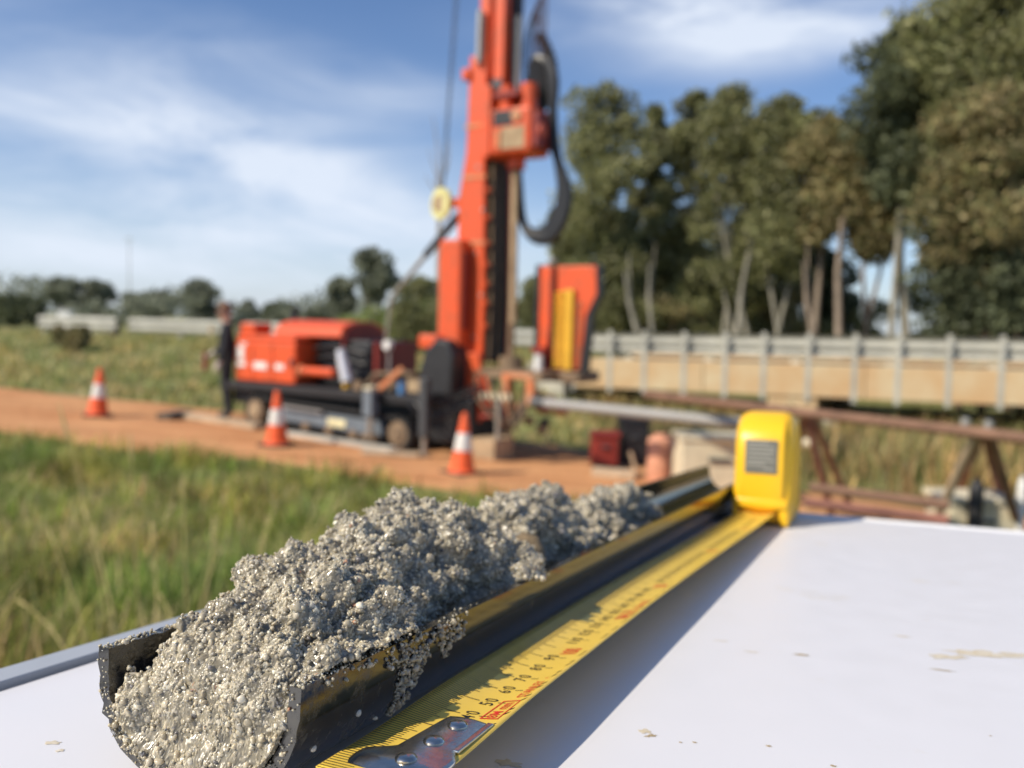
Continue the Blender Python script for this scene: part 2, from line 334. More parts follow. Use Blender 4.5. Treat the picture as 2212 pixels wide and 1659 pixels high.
def tree(name, base, height, half, low, colour, label, n=3500, leaf=.3, bk=None, nclump=14, trunk_r=None, fork=2, seed=1, lean=0, cat='tree', group=None, shape=1.0, gap=.8):
    rs = np.random.default_rng(seed); base = np.array(base, float)
    T = thing(name, label, cat, loc=tuple(base), group=group)
    cl = []
    for k in range(nclump):
        f = (k + .5) / nclump; z = low + (height - low) * (f ** .85); prof = math.sin(min(1, .18 + f * .82) * math.pi * .93) ** .6 * shape
        rr = half * max(.25, prof); a = rs.uniform(0, 6.283); q = rs.uniform(.15, .8) if f < .93 else .15
        s = half * rs.uniform(.32, .55) * gap * (.7 if f > .85 else 1)
        cl.append((lean * z + math.cos(a) * rr * q, math.sin(a) * rr * q * .8, min(z, height - s * .6), s * 1.15, s, s * rs.uniform(.7, 1.0)))
    V, F, C = leaf_cloud(cl, n, leaf, LEAF[colour], rs)
    m = MB(); tr = trunk_r or height * .018
    fz = low * rs.uniform(.35, .6) if fork > 1 else low
    m.tube([(0, 0, -.3), (lean * fz * .5, 0, fz * .5), (lean * fz, 0, fz)], [tr * 1.25, tr * 1.02, tr * .9], 8)
    tops = sorted(cl, key=lambda c: -c[2])
    for b in range(fork):
        c = tops[(b * 3) % len(tops)]; s0 = Vector((lean * fz, 0, fz)); e = Vector(c[:3]); md = s0.lerp(e, .5) + Vector((rs.uniform(-.3, .3), rs.uniform(-.2, .2), .2)) + Vector(((-1) ** b * half * .2, 0, 0))
        m.tube([s0 - Vector((0, 0, .15)), s0.lerp(md, .5) + Vector(((-1) ** b * half * .08, 0, 0)), md, e], [tr * .75, tr * .6, tr * .42, tr * .12], 7)
        for c2 in tops[b::fork][:6]:
            st = s0.lerp(e, rs.uniform(.3, .8)); m.tube([st, st.lerp(Vector(c2[:3]), .5) + Vector((0, 0, -.1)), c2[:3]], [tr * .3, tr * .22, tr * .06], 5)
    m.build('trunk', bk or bark, T, smooth=True)
    mesh_np('crown', V, F, MATS['leaves'], C, T)
    return T
# eucalypts behind the bridge: centre px, top px, half width px, distance, lowest leaves px, colour, bark, lean
RTREE = [(1290, 195, 88, 34, 590, 'olive', bark, 0, 'tall olive eucalypt behind the hose loop of the rig'),
         (1398, 238, 42, 38, 560, 'olive', bark, .02, 'slim eucalypt with a pale forked trunk at the bridge rail'),
         (1482, 208, 62, 35, 600, 'olive', bark, 0, 'rounded olive eucalypt next to the slim forked eucalypt'),
         (1575, 200, 78, 32, 560, 'olive', bark, -.03, 'broad topped olive eucalypt with leaning pale stems'),
         (1680, 222, 85, 31, 520, 'olive', bark, 0, 'wide olive eucalypt left of the straight orange trunk'),
         (1770, 262, 75, 30, 440, 'brown', bark3, .03, 'brownish eucalypt with a bare straight orange trunk'),
         (1870, 290, 85, 29, 470, 'brown', bark2, 0, 'brown leaved eucalypt beside the thick pale trunk'),
         (1935, 70, 100, 27, 330, 'dark', bark, .02, 'dark topped eucalypt on the thick pale trunk'),
         (2065, -30, 130, 26, 380, 'olive', bark2, 0, 'very tall olive eucalypt rising out of view'),
         (2190, -90, 120, 25, 330, 'olive', bark2, 0, 'tallest eucalypt at the end of the row rising out of view'),
         (2130, 190, 120, 24, 500, 'brown', bark2, 0, 'brown leaved eucalypt before the two tallest trees'),
         (2080, 400, 105, 25, 660, 'dark', bark2, 0, 'low dark eucalypt beneath the tallest trees'),
         (2215, 420, 90, 23.5, 660, 'dark', bark2, 0, 'low dark eucalypt at the end of the row'),
         (1235, 430, 55, 40, 620, 'olive', bark, 0, 'small eucalypt seen between the rig and the tall row'),
         (1340, 460, 85, 37, 700, 'olive', bark, 0, 'short eucalypt under the tall olive one by the rig'),
         (1470, 480, 80, 38, 690, 'olive', bark, 0, 'short eucalypt under the rounded olive one'),
         (1640, 470, 90, 36, 680, 'olive', bark, 0, 'short eucalypt under the wide olive one'),
         (1760, 540, 80, 35, 700, 'dark', bark2, 0, 'dark understorey tree behind the straight orange trunk'),
         (1560, 560, 80, 36, 705, 'dark', bark2, 0, 'dark understorey tree behind the leaning pale stems')]
for i, (px, top, hw, dp, lowp, colr, bk, ln, lab) in enumerate(RTREE):
    hz = 700 + .0262 * (px - 1106); P = at(px, hz, dp); g = float(gz(P[0], P[1])); h = (hz - top) / FV * dp + 1.65 - g; lo = max(.3, (hz - lowp) / FV * dp + 1.65 - g)
    lo = max(.3, lo - 1.3); half = hw / FV * dp * 1.28; tree('eucalypt_tree', (P[0] - ln * h * .8, P[1], g), h, half, lo, colr, lab, n=12000, leaf=.25, bk=bk, nclump=44 if h > 6 else 24, seed=100 + i, lean=ln, fork=2 if i not in (5, 7) else 1, group='eucalypts behind the bridge', trunk_r=.10, gap=.92)
for i, (px, top, colr) in enumerate([(1265, 590, 'olive'), (1370, 620, 'olive'), (1445, 600, 'brown'), (1520, 630, 'olive'), (1610, 610, 'olive'), (1700, 600, 'brown'), (1790, 625, 'olive'), (1880, 640, 'olive'), (2010, 600, 'olive'), (2100, 570, 'brown'), (2200, 590, 'olive')]):
    hz = 700 + .0262 * (px - 1106); P = at(px, hz, 33.5); g = float(gz(P[0], P[1])); h = (hz - top) / FV * 33.5 + 1.65 - g
    T = thing('scrub_bush', 'scrubby bush growing between the eucalypt trunks behind the rail', 'bush', loc=(P[0], P[1], g), group='scrub between the eucalypts'); rs = np.random.default_rng(600 + i)
    cl = [(rs.uniform(-.8, .8), rs.uniform(-.5, .5), h * rs.uniform(.2, .85), .55, .5, .42) for k in range(10)]
    V, F, C = leaf_cloud(cl, 2600, .2, LEAF[colr], rs); mesh_np('foliage', V, F, MATS['leaves'], C, T)
    m = MB()
    for c in cl[:4]: m.tube([(0, 0, -.1), (c[0] * .5, c[1] * .5, c[2] * .5), c[:3]], [.05, .035, .012], 5)
    m.build('stem', bark2, T)
# trunks that stand bare under the crowns
def bare_trunk(px0, py0, px1, py1, dp, r, bk, lab):
    dp += 1.5; A = at(px0, py0, dp); B = at(px1, py1, dp); B = A + (B - A) * (1.0 if r > .155 else 1.3); A[2] = float(gz(A[0], A[1])) - .2
    T = thing('bare_tree', lab, 'tree', loc=tuple(A), group='eucalypts behind the bridge'); D = Vector(B - A)
    m = MB().tube([(0, 0, 0), D * .35 + Vector((.08, 0, 0)), D * .7 - Vector((.05, 0, 0)), D], [r * .95, r * .8, r * .6, r * .2], 8); m.build('trunk', bk, T, smooth=True)
    m = MB(); m.tube([D * .7, D * .9 + Vector((.12, .1, .1)), D * 1.1 + Vector((.25, .3, .3))], [r * .35, r * .25, r * .1], 6); m.build('limb', bk, T, smooth=True)
for q in [(1395, 715, 1360, 615, 30, .13, bark, 'bare pale trunk forking low behind the bridge rail'), (1410, 712, 1405, 600, 30.5, .12, bark, 'bare pale trunk standing upright beside the forking one'),
          (1575, 705, 1612, 560, 29, .13, bark, 'bare pale trunk leaning over the bridge rail'), (1545, 705, 1580, 590, 31, .10, bark, 'thin pale leaning trunk behind the bridge rail'), (1640, 690, 1575, 520, 30, .11, bark, 'pale trunk leaning against its neighbours'),
          (1808, 725, 1818, 470, 26.5, .16, bark3, 'straight orange brown trunk behind the bridge'), (1775, 720, 1745, 600, 27, .14, bark3, 'crooked orange brown trunk beside the straight one'),
          (1965, 690, 1945, 440, 25.5, .2, bark, 'thick pale trunk with peeling bark behind the bridge')]: bare_trunk(*q)
# far trees to the left and behind the rig
LTREE = [(35, 642, 75, 60, 690, 'dark', 'dark low spreading tree beyond the white cabinet'), (135, 602, 45, 85, 660, 'far', 'airy grey green tree behind the white cabinet'), (205, 606, 42, 85, 665, 'far', 'twiggy grey tree next to the airy one'),
         (290, 634, 38, 95, 680, 'far', 'small far tree behind the guard rail'), (355, 630, 42, 95, 680, 'far', 'small round far tree behind the guard rail post'), (430, 606, 52, 90, 680, 'far', 'dense round far tree behind the end of the guard rail'),
         (538, 650, 26, 95, 690, 'far', 'far tree showing above the orange engine cover'), (605, 655, 45, 90, 690, 'dark', 'dark far tree just above the rear of the rig'), (735, 600, 36, 62, 680, 'far', 'narrow grey green tree left of the fan shaped one'),
         (805, 540, 56, 60, 640, 'far', 'fan shaped grey green tree above the engine hood'), (905, 600, 50, 45, 690, 'olive', 'olive tree seen through behind the raising strut'), (690, 660, 45, 75, 695, 'far', 'low grey tree behind the rig deck'),
         (1000, 620, 90, 50, 700, 'dark', 'dark tree behind the foot of the mast'), (1160, 600, 60, 48, 700, 'olive', 'olive tree between mast and orange guard')]
for i, (px, top, hw, dp, lowp, colr, lab) in enumerate(LTREE):
    hz = 700 + .0262 * (px - 1106); P = at(px, hz, dp); g = float(gz(P[0], P[1])); h = (hz - top) / FV * dp + 1.65 - g; lo = max(.3, (hz - lowp) / FV * dp + 1.65 - g)
    tree('far_tree', (P[0], P[1], g), h, hw / FV * dp, lo, colr, lab, n=4200, leaf=.42 if dp > 50 else .22, bk=bark2, nclump=26, seed=300 + i, group='far trees across the road', gap=.85)
def bush(px, py, dp, w, h, colr, lab, seed):
    P = at(px, py, dp); g = float(gz(P[0], P[1])); T = thing('bush', lab, 'bush', loc=(P[0], P[1], g)); rs = np.random.default_rng(seed)
    cl = [(rs.uniform(-.6, .6) * w, rs.uniform(-.5, .5) * w, h * rs.uniform(.3, .65), w * .42, w * .4, h * .38) for k in range(9)]
    V, F, C = leaf_cloud(cl, 3000, .13 + w * .03, LEAF[colr], rs); mesh_np('foliage', V, F, MATS['leaves'], C, T)
    m = MB()
    for c in cl[:5]: m.tube([(0, 0, -.05), (c[0] * .5, c[1] * .5, c[2] * .5), c[:3]], [.03, .02, .008], 5)
    m.build('stem', bark2, T)
bush(835, 740, 24, 1.7, 1.5, 'bush', 'rounded green bush behind the rig deck', 41)
bush(752, 745, 25, .8, 1.0, 'bush', 'small green bush behind the engine cover', 42)
bush(157, 745, 23, .5, .75, 'brown', 'dark brown bush on the grassy embankment', 43)
bush(908, 735, 23, .9, 1.6, 'olive', 'olive bush behind the black control box', 44)
def far_scrub():
    rs = np.random.default_rng(77); cl = []
    for k in range(150):
        px = rs.uniform(-250, 1150); dp = rs.uniform(80, 125); hz = 700 + .0262 * (px - 1106); P = at(px, hz, dp); r_ = rs.uniform(1.0, 2.6); cl.append((P[0], P[1], .45 + rs.uniform(.4, 2.4) * (1.2 + .6 * math.sin(px * .02)), r_ * 1.5, r_, r_ * .8))
    V, F, C = leaf_cloud(cl, 15000, .6, LEAF['far'], rs); o = mesh_np('far_scrub', V, F, MATS['leaves'], C); tag(o, 'low grey green scrub along the far horizon', 'scrub', kind='stuff')
far_scrub()
def dead_tree():
    P = at(947, 690, 58); g = float(gz(P[0], P[1])); T = thing('dead_tree', 'leafless grey dead tree rising behind the pulley', 'tree', loc=(P[0], P[1], g))
    top = at(935, 250, 58) - np.array([P[0], P[1], g]); j = at(950, 400, 58) - np.array([P[0], P[1], g])
    mb = mat('grey_dead_wood', (.33, .29, .25), .9)
    MB().tube([(0, 0, -.3), Vector(j) * .5, j], [.28, .2, .13], 7).build('trunk', mb, T, smooth=True)
    for e in [top, at(925, 320, 58) - np.array([P[0], P[1], g]), at(972, 300, 58) - np.array([P[0], P[1], g]), at(918, 380, 58) - np.array([P[0], P[1], g])]:
        e = Vector(e); s = Vector(j) * rnd.uniform(.8, 1); MB().tube([s, s.lerp(e, .5) + Vector((.2, 0, .3)), e], [.10, .07, .02], 5).build('limb', mb, T, smooth=True)
dead_tree()

# ------------------------------------------------------------------ bridge and guard rails
conc = mat('stained_concrete', (.62, .50, .31), .9, scale=1.3, col2=(.56, .35, .17), bump=.15, bscale=14)
conc2 = mat('pale_concrete', (.50, .47, .38), .9, scale=1.5, var=.2)
galv = mat('galvanised_steel', (.43, .42, .36), .65, metal=.0, var=.2, scale=1.3)
def frame2(P, d):   # local x along d (2-D), y away from camera, z up
    d = np.array(d) / np.linalg.norm(d); n = np.array([-d[1], d[0]])
    return Matrix(((d[0], n[0], 0, P[0]), (d[1], n[1], 0, P[1]), (0, 0, 1, 0), (0, 0, 0, 1)))
MBR = frame2(BR0, BRD) @ Matrix.Rotation(-.014, 4, 'Y')
br = thing('road_bridge', 'low concrete road bridge with stained tan edge beams', 'bridge', M=MBR)
for k in range(5):
    x0 = -1.3 + k * 3.6; MB().box(x0, x0 + 3.585, 0, .45, .10, .845).build('edge_beam', conc, br, bevel=.015)
MB().box(-1.3, 16.7, .46, 6.0, .25, .72).build('deck', mat('asphalt', (.06, .06, .058), .9), br)
MB().box(-1.3, 16.7, 5.9, 6.3, .1, .845).build('edge_beam', conc, br)
for xx in (4.35, 12.4): MB().box(xx - .55, xx + .55, .05, 6.0, -.42, .098).build('pier_cap', conc, br, bevel=.02)
for xx in (5.1, 13.0):
    for yy in (.5, 3.0, 5.4): MB().tube([(xx, yy, -1.2), (xx, yy, -.30)], .28, 14).build('pier_column', conc2, br, smooth=True)
MB().box(-2.2, -1.2, -.25, 6.2, -.9, .70).build('abutment', conc2, br, bevel=.02)
for k in range(8): MB().box(k * 2 + .3, k * 2 + .5, .05, .3, .846, .93).build('anchor_block', conc2, br)
def wbeam(m, x0, x1, zc, y=0, s=1):
    prof = [(-.155, 0), (-.15, -.015), (-.10, -.08), (-.055, -.08), (-.02, -.012), (.02, -.012), (.055, -.08), (.10, -.08), (.15, -.015), (.155, 0)]
    n = len(prof); vs = [(x, y - b * s, zc + a * 1.48) for x in (x0, x1) for a, b in prof] + [(x, y - b * s + .006, zc + a * 1.48) for x in (x0, x1) for a, b in prof]
    fs = [(i, i + 1, n + i + 1, n + i) for i in range(n - 1)] + [(2 * n + i, 3 * n + i, 3 * n + i + 1, 2 * n + i + 1) for i in range(n - 1)]
    m.add(vs, fs)
grl = thing('bridge_guard_rail', 'pale steel guard rail on posts along the edge of the bridge', 'guard rail', M=MBR)
for k in range(4):
    m = MB(); wbeam(m, -1.4 + k * 4, 2.6 + k * 4 - .01, 1.27, .13, 1); m.build('rail_beam', galv, grl)
for k in range(15):
    x = -1.05 + k * .955 + .04 * math.sin(k * 2.1); m = MB().box(x - .055, x + .055, -.012, -.003, .0, 1.56).box(x - .055, x - .045, -.003, .04, .0, 1.56).box(x + .045, x + .055, -.003, .04, .0, 1.56).box(x - .04, x + .04, .03, .10, 1.2, 1.4)
    m.build('post', galv, grl)
gr2 = thing('road_guard_rail', 'pale steel guard rail along the far road on the embankment', 'guard rail', M=frame2(BR0, BRD))
tim = mat('dark_timber', (.10, .085, .065), .9, var=.3)
for (x0, x1) in ((-21.5, -17.6), (-17.0, -12.6), (-12.0, -8), (-8, -4), (-4, -1.45)):
    m = MB(); wbeam(m, x0, x1, 1.28, .13, -1); m.build('rail_beam', galv, gr2)
for x in (-21.3, -19.4, -17.8, -14.8, -12.3, -10, -8, -6, -4, -2): MB().box(x - .09, x + .09, .16, .34, .3, 1.42).build('post', tim if x in (-17.8, -12.3) else galv, gr2)
def cabinet():
    P = at(142, 698, 33); g = float(gz(P[0], P[1])); T = thing('roadside_cabinet', 'small white roadside cabinet at the start of the guard rail', 'cabinet', loc=(P[0], P[1], g)); s = 1
    MB().box(-.24, .24, -.15, .15, .1, .95).build('housing', mat('white_paint', (.78, .78, .74), .5), T, bevel=.02); MB().box(-.27, .27, -.18, .18, .95, 1.0).build('lid', galv, T); MB().box(-.2, .2, -.12, .12, -.1, .1).build('plinth', conc2, T)
    P = at(185, 700, 36); g = float(gz(P[0], P[1])); T = thing('concrete_barrier', 'low grey concrete barrier beside the white cabinet', 'barrier', loc=(P[0], P[1], g))
    MB().prism([(-1.1, -.1), (1.1, -.1), (1.1, .25), (.95, .7), (-.95, .7), (-1.1, .25)], -.2, .2).build('block', conc2, T)
    P = at(515 * .8848, 722, 27); g = float(gz(P[0], P[1])); T = thing('marker_post', 'short yellowish marker post below the guard rail', 'post', loc=(P[0], P[1], g))
    MB().box(-.05, .05, -.02, .02, -.1, .55).build('post_body', mat('cream_plastic', (.66, .56, .33), .6), T, bevel=.01); MB().box(-.03, .03, -.026, -.021, .4, .48).build('reflector', mat('red_plastic', (.4, .03, .02), .3), T)
cabinet()
def pole():
    P = at(280, 690, 120); g = float(gz(P[0], P[1])); T = thing('radio_mast', 'slender grey pole standing far across the plain', 'mast', loc=(P[0], P[1], g))
    h = 12; MB().tube([(0, 0, -.5), (0, 0, h)], [.11, .05], 7).build('pole', galv, T); MB().box(-.6, .6, -.05, .05, h - .5, h - .4).build('crossarm', galv, T)
pole()

# ------------------------------------------------------------------ traffic cones
orange_c = mat('cone_orange', (.86, .12, .025), .55, var=.08); band = mat('reflective_band', (.80, .78, .72), .45, var=.06); rubber = mat('black_rubber', (.03, .03, .03), .8)
def make_cone():
    T = thing('traffic_cone', '', '')
    MB().prism([(-.19, 0), (.19, 0), (.19, .03), (-.19, .03)], -.19, .19).build('base', rubber, T, bevel=.008)
    prof = lambda z: .145 - (.145 - .03) * (z - .03) / .67
    MB().lathe([(prof(.03) + .02, .0302), (prof(.03) + .012, .05), (prof(.06), .06), (prof(.27), .27)]).build('lower_body', orange_c, T, smooth=True)
    MB().lathe([(prof(.27) + .003, .27), (prof(.27) + .004, .275), (prof(.47) + .004, .465), (prof(.47) + .003, .47)]).build('reflective_collar', band, T, smooth=True)
    MB().lathe([(prof(.47), .47), (prof(.69), .685), (prof(.7) - .006, .70), (prof(.7) - .012, .70), (prof(.7) - .012, .6)]).build('upper_body', orange_c, T, smooth=True)
    return T
c0 = make_cone()
for i, (px, py, lab) in enumerate([(211, 903, 'orange cone with white band standing alone left of the timber plank'), (598, 966, 'orange cone with white band before the rig track'), (998, 1028, 'orange cone with white band below the rig mast')]):
    P = gnd(px, py); c = c0 if i == 0 else copy_tree(c0); c.location = (P[0], P[1], float(gz(P[0], P[1])) + .025); c.rotation_euler = (R(2 * (i - 1)), R(3) if i == 0 else 0, .4 + i); tag(c, lab, 'traffic cone', 'cones along the track')

# ------------------------------------------------------------------ drill rig
A = gnd(530, 918)
XL = np.array([.847, -.5316, 0]); YL = np.array([.5316, .847, 0])
MR = Matrix(((XL[0], YL[0], 0, A[0]), (XL[1], YL[1], 0, A[1]), (0, 0, 1, A[2] + .02), (0, 0, 0, 1)))
rig = thing('drill_rig', 'orange tracked drill rig with raised mast and black tracks', 'drill rig', M=MR)
org = mat('rig_orange', (.84, .10, .02), .45, var=.10, scale=5, col2=(.58, .10, .032)); orgd = mat('rig_orange_dusty', (.70, .20, .07), .7, scale=5, col2=(.50, .28, .15))
blk = mat('rig_black', (.022, .022, .024), .5, var=.3); dkg = mat('dark_grey_steel', (.08, .085, .09), .5, metal=.3); brn = mat('muddy_steel', (.22, .15, .09), .8, var=.3, scale=8)
blu = mat('blue_grey_paint', (.16, .19, .22), .55); red = mat('dark_red_paint_and_shade', (.25, .03, .02), .5); yel = mat('yellow_paint', (.80, .44, .03), .5); stl = mat('worn_steel', (.45, .42, .36), .4, metal=.6); tan = mat('dried_mud', (.42, .30, .18), .9, var=.25)
whi = mat('white_decal', (.82, .80, .76), .5, var=.04); hose = mat('hose_rubber', (.018, .018, .02), .4); cream = mat('cream_paint', (.68, .60, .42), .7); pipeg = mat('grey_pvc', (.33, .32, .30), .5, var=.1, scale=2)
lime = mat('pale_yellow_plastic', (.72, .68, .30), .5)
TL = Matrix.Rotation(.0355, 4, 'Y')        # tracks follow the slope of the ground
def track(y0, lab=None):
    m = MB(); n = 64; Rr = .215; Lx = 2.72; pts = []
    per = 2 * Lx + 2 * math.pi * Rr
    for k in range(n):
        s = per * k / n
        if s < Lx: p = (.19 + s, 0, 0, -1)
        elif s < Lx + math.pi * Rr: a = (s - Lx) / Rr - math.pi / 2; p = (.19 + Lx + Rr * math.cos(a), Rr + Rr * math.sin(a), math.cos(a), math.sin(a))
        elif s < 2 * Lx + math.pi * Rr: p = (.19 + Lx - (s - Lx - math.pi * Rr), 2 * Rr, 0, 1)
        else: a = (s - 2 * Lx - math.pi * Rr) / Rr + math.pi / 2; p = (.19 + Rr * math.cos(a), Rr + Rr * math.sin(a), math.cos(a), math.sin(a))
        pts.append(p)
    vs = []; fs = []
    for (x, z, nx, nz_) in pts:
        for off in (0, -.035):
            for yy in (y0, y0 + .34): vs.append(TL @ Vector((x + nx * off, yy, z + nz_ * off)))
    for k in range(n):
        a, b = 4 * k, 4 * ((k + 1) % n); fs += [(a, a + 1, b + 1, b), (a + 2, b + 2, b + 3, a + 3), (a, b, b + 2, a + 2), (a + 1, a + 3, b + 3, b + 1)]
    m.add(vs, fs)
    for (x, z, nx, nz_) in pts:
        ang = math.atan2(nz_, nx); m.box(-.002, .018, y0 + .01, y0 + .33, -.02, .02, TL @ Matrix.Translation((x, 0, z)) @ Matrix.Rotation(-ang, 4, 'Y'))
    t = m.build('crawler_track', rubber, rig)
    for x, r_, mm in ((.19, .165, tan), (2.91, .165, brn)):
        w = MB().tube([TL @ Vector((x, y0 + .01, .215)), TL @ Vector((x, y0 + .32, .215))], r_, 22).build('wheel', brn, t, smooth=True)
        MB().tube([TL @ Vector((x, y0 - .02, .215)), TL @ Vector((x, y0 + .008, .215))], [.09, .115], 18).build('hub', mm, t, smooth=True)
    for x in (.75, 1.2, 1.65, 2.1, 2.5): MB().tube([TL @ Vector((x, y0 + .03, .10)), TL @ Vector((x, y0 + .31, .10))], .065, 14).build('roller', brn, t, smooth=True)
    MB().box(.5, 2.6, y0 + .06, y0 + .28, .12, .33, TL).build('track_frame', blu, t, bevel=.02)
    return t
track(0.0); track(1.36)
MB().box(.75, 1.55, -.012, .05, .335, .36, TL).build('frame_lip', pipeg, rig)
MB().box(1.62, 1.95, .045, .055, .17, .27, TL).build('maker_plate', mat('plate_yellow', (.8, .72, .42), .4), rig)
MB().box(-.45, 3.3, 0.02, 1.68, .50, .62).build('deck', blk, rig, bevel=.012)
MB().box(-.40, 3.3, .4, 1.3, .2, .495).build('chassis', blk, rig)
MB().box(-.52, -.06, .2, 1.5, .28, .495).build('rear_ballast', blk, rig, bevel=.02)
ec = MB().box(-.42, .88, .14, 1.52, .625, 1.24).build('engine_cover', org, rig, bevel=.04, seg=3)
MB().box(-.39, .85, .17, 1.49, 1.242, 1.33).build('cover_lid', org, ec, bevel=.03)
for (x0, x1, z0, z1) in ((-.33, -.20, .95, 1.14), (-.34, -.16, .84, .92), (.02, .30, .82, .92), (.48, .66, .83, .91), (-.27, -.14, 1.16, 1.2)): MB().box(x0, x1, .128, .139, z0, z1).build('decal', whi, ec)
for x in (.0, .42): MB().box(x - .006, x + .006, .132, .139, .66, 1.2).build('panel_seam', red, ec)
MB().box(.78, .84, .115, .139, .9, 1.0).build('latch', dkg, ec)
MB().box(-.42, -.10, .25, .6, 1.332, 1.50).build('rear_box', org, rig, bevel=.03)
MB().tube([(-.25, 1.2, 1.3), (-.25, 1.2, 1.75)], .05, 10).build('exhaust', blk, rig, smooth=True)
def arch(x0, x1, y0, y1, z0, h):
    n = 14; m = MB(); prof = [((y0 + y1) / 2 - (y1 - y0) / 2 * math.cos(math.pi * k / n), z0 + h * math.sin(math.pi * k / n) ** .7) for k in range(n + 1)]
    vs = [(x, y, z) for x in (x0, x1) for y, z in prof]; N_ = n + 1
    m.add(vs, [(i, i + 1, N_ + i + 1, N_ + i) for i in range(n)] + [tuple(range(N_)), tuple(range(2 * N_ - 1, N_ - 1, -1)), (0, N_, 2 * N_ - 1, n)]); return m
hd = arch(.16, 1.5, .42, 1.40, 1.335, .23).build('engine_hood', org, rig, smooth=True)
arch(1.503, 1.53, .44, 1.38, 1.2, .33).build('hood_front', red, hd)  # dark red puts the shade on the orange hood's front into its colour
MB().box(.9, 1.95, .55, 1.4, .625, 1.30).build('engine_cavity_dark', blk, rig, bevel=.05)  # solid black box in place of the shaded engine cavity
for z in (.8, 1.0, 1.15): MB().tube([(.92, .5, z), (1.3, .48, z + .06), (1.9, .5, z - .04)], .03, 8).build('hydraulic_hose', hose, rig, smooth=True)
MB().tube([(.98, .22, .83), (1.58, .22, .83)], .065, 16).build('oil_cylinder', org, rig, smooth=True); MB().tube([(.93, .22, .83), (.98, .22, .83)], .085, 16).build('cylinder_cap', orgd, rig, smooth=True)
MB().tube([(1.66, .25, 1.16), (1.70, .25, 1.02), (1.80, .25, .72)], [.055, .075, .085], 16).build('filter_canister', mat('silver_filter', (.72, .72, .74), .35, metal=.3), rig, smooth=True)
MB().tube([(1.79, .23, .70), (1.80, .23, .63)], .045, 12).build('brass_fitting', yel, rig, smooth=True)
MB().box(2.06, 2.12, .5, 1.4, .62, 1.28).build('bulkhead', red, rig, bevel=.01)
MB().tube([(2.34, .5, .62), (2.34, .5, 1.18)], .018, 8).build('gauge_stalk', pipeg, rig); MB().tube([(2.33, .44, 1.25), (2.34, .52, 1.25)], .065, 18).build('gauge', whi, rig, smooth=True)
for i in range(11):
    x = 2.15 + (i * .37) % .95; y = .12 + (i * .53) % 1.1; s = .07 + (i * .029) % .08
    MB().box(x - s, x + s, y - s, y + s, .625, .66 + s * 1.4).build('valve', (brn, dkg, stl, tan)[i % 4], rig, bevel=.02)
m = MB(); 
for i in range(5): m.tube([(2.1 + .1 * i, .3, .66), (2.3 + .12 * i, .25 + .1 * i, .85), (2.7 + .05 * i, .4, .88), (3.05, .5 + .1 * i, .72)], .035, 8)
m.build('hose_bundle', brn, rig, smooth=True)
MB().box(-.03, .03, -.02, .02, 0, .52, Matrix.Translation((2.58, .0, .66)) @ Matrix.Rotation(R(52), 4, 'Y')).build('orange_lever', orgd, rig)
MB().tube([(2.9, .1, .63), (2.9, .1, .80)], .05, 12).build('blue_cap', mat('blue_plastic', (.1, .25, .5), .4), rig, smooth=True)
MB().prism([(3.12, .63), (3.64, .63), (3.66, 1.15), (3.58, 1.36), (3.38, 1.38), (3.2, 1.22), (3.12, 1.0)], .18, .58).build('control_box', blk, rig, bevel=.05, seg=3)
MB().box(3.08, 3.38, .2, .55, 1.24, 1.42).build('control_cowl', org, rig, bevel=.03)
MB().box(3.0, 3.85, .35, 1.35, .0, .62).build('front_frame', blk, rig, bevel=.03)
for (x, y, mm, w, z0, z1) in ((3.46, -.12, dkg, .055, -.12, .88), (2.56, -.12, blu, .075, .07, .66), (3.46, 1.78, dkg, .055, -.12, .9), (.0, 1.78, dkg, .055, .02, .8)):
    j = MB().box(x - w, x + w, y - w, y + w, z0 + .25, z1).build('jack_leg', mm, rig, bevel=.012); MB().tube([(x, y, z0), (x, y, z0 + .4)], w * .6, 12).build('jack_ram', stl, j, smooth=True)
    MB().tube([(x, y, z0 - .03), (x, y, z0 + .02)], [.13, .11], 16).build('foot_pad', brn, j); MB().box(x - w, x + w, y, .05 if y < 0 else y, .52, .6).build('jack_bracket', blk, j)
MB().box(2.49, 2.63, -.2, -.05, .665, .72).build('jack_head', cream, rig, bevel=.02)
LE = -.03                                       # the mast leans back a little
def lean(pts): return pts
mastp = [(3.45, 1.05), (3.40, 1.9), (3.39, 3.2), (3.50, 3.8), (3.53, 5.02), (3.79, 5.02), (3.79, 3.7), (3.83, 1.9), (3.82, 1.05)]
mast = MB().prism(mastp, .60, .66).build('mast', org, rig, bevel=.012)
MB().prism(mastp, 1.20, 1.26).build('mast_side', org, mast)
MB().prism([(3.44, 1.05), (3.40, 1.9), (3.39, 3.2), (3.50, 3.8), (3.53, 5.02), (3.58, 5.02), (3.55, 3.8), (3.45, 3.2), (3.46, 1.9), (3.50, 1.05)], .662, 1.198).build('mast_back', red, mast)
MB().prism([(3.52, 1.1), (3.48, 3.2), (3.6, 3.8), (3.6, 5.0), (3.775, 5.0), (3.775, 3.7), (3.815, 1.9), (3.805, 1.1)], .663, 1.197).build('mast_shade_fill', mat('mast_shade_brown', (.035, .018, .014), .6), mast)  # dark box fills the mast, its colour standing in for the shaded interior
MB().box(3.66, 3.81, .62, .74, 4.75, 7.6).build('mast_chord', org, mast, bevel=.01); MB().box(3.88, 4.03, .62, .78, 4.4, 7.6).build('mast_chord', org, mast, bevel=.01)
MB().box(3.70, 4.06, .80, 1.02, 4.3, 7.6).build('mast_channel', MATS['mast_shade_brown'], mast)  # same dark brown, shade behind the upper chords put into the colour
MB().tube([(3.70, .56, 4.9), (3.71, .56, 5.55)], .045, 12).build('feed_ram', stl, mast, smooth=True)
MB().box(3.44, 3.56, .54, .72, 4.72, 4.86).build('mast_lug', org, mast, bevel=.02)
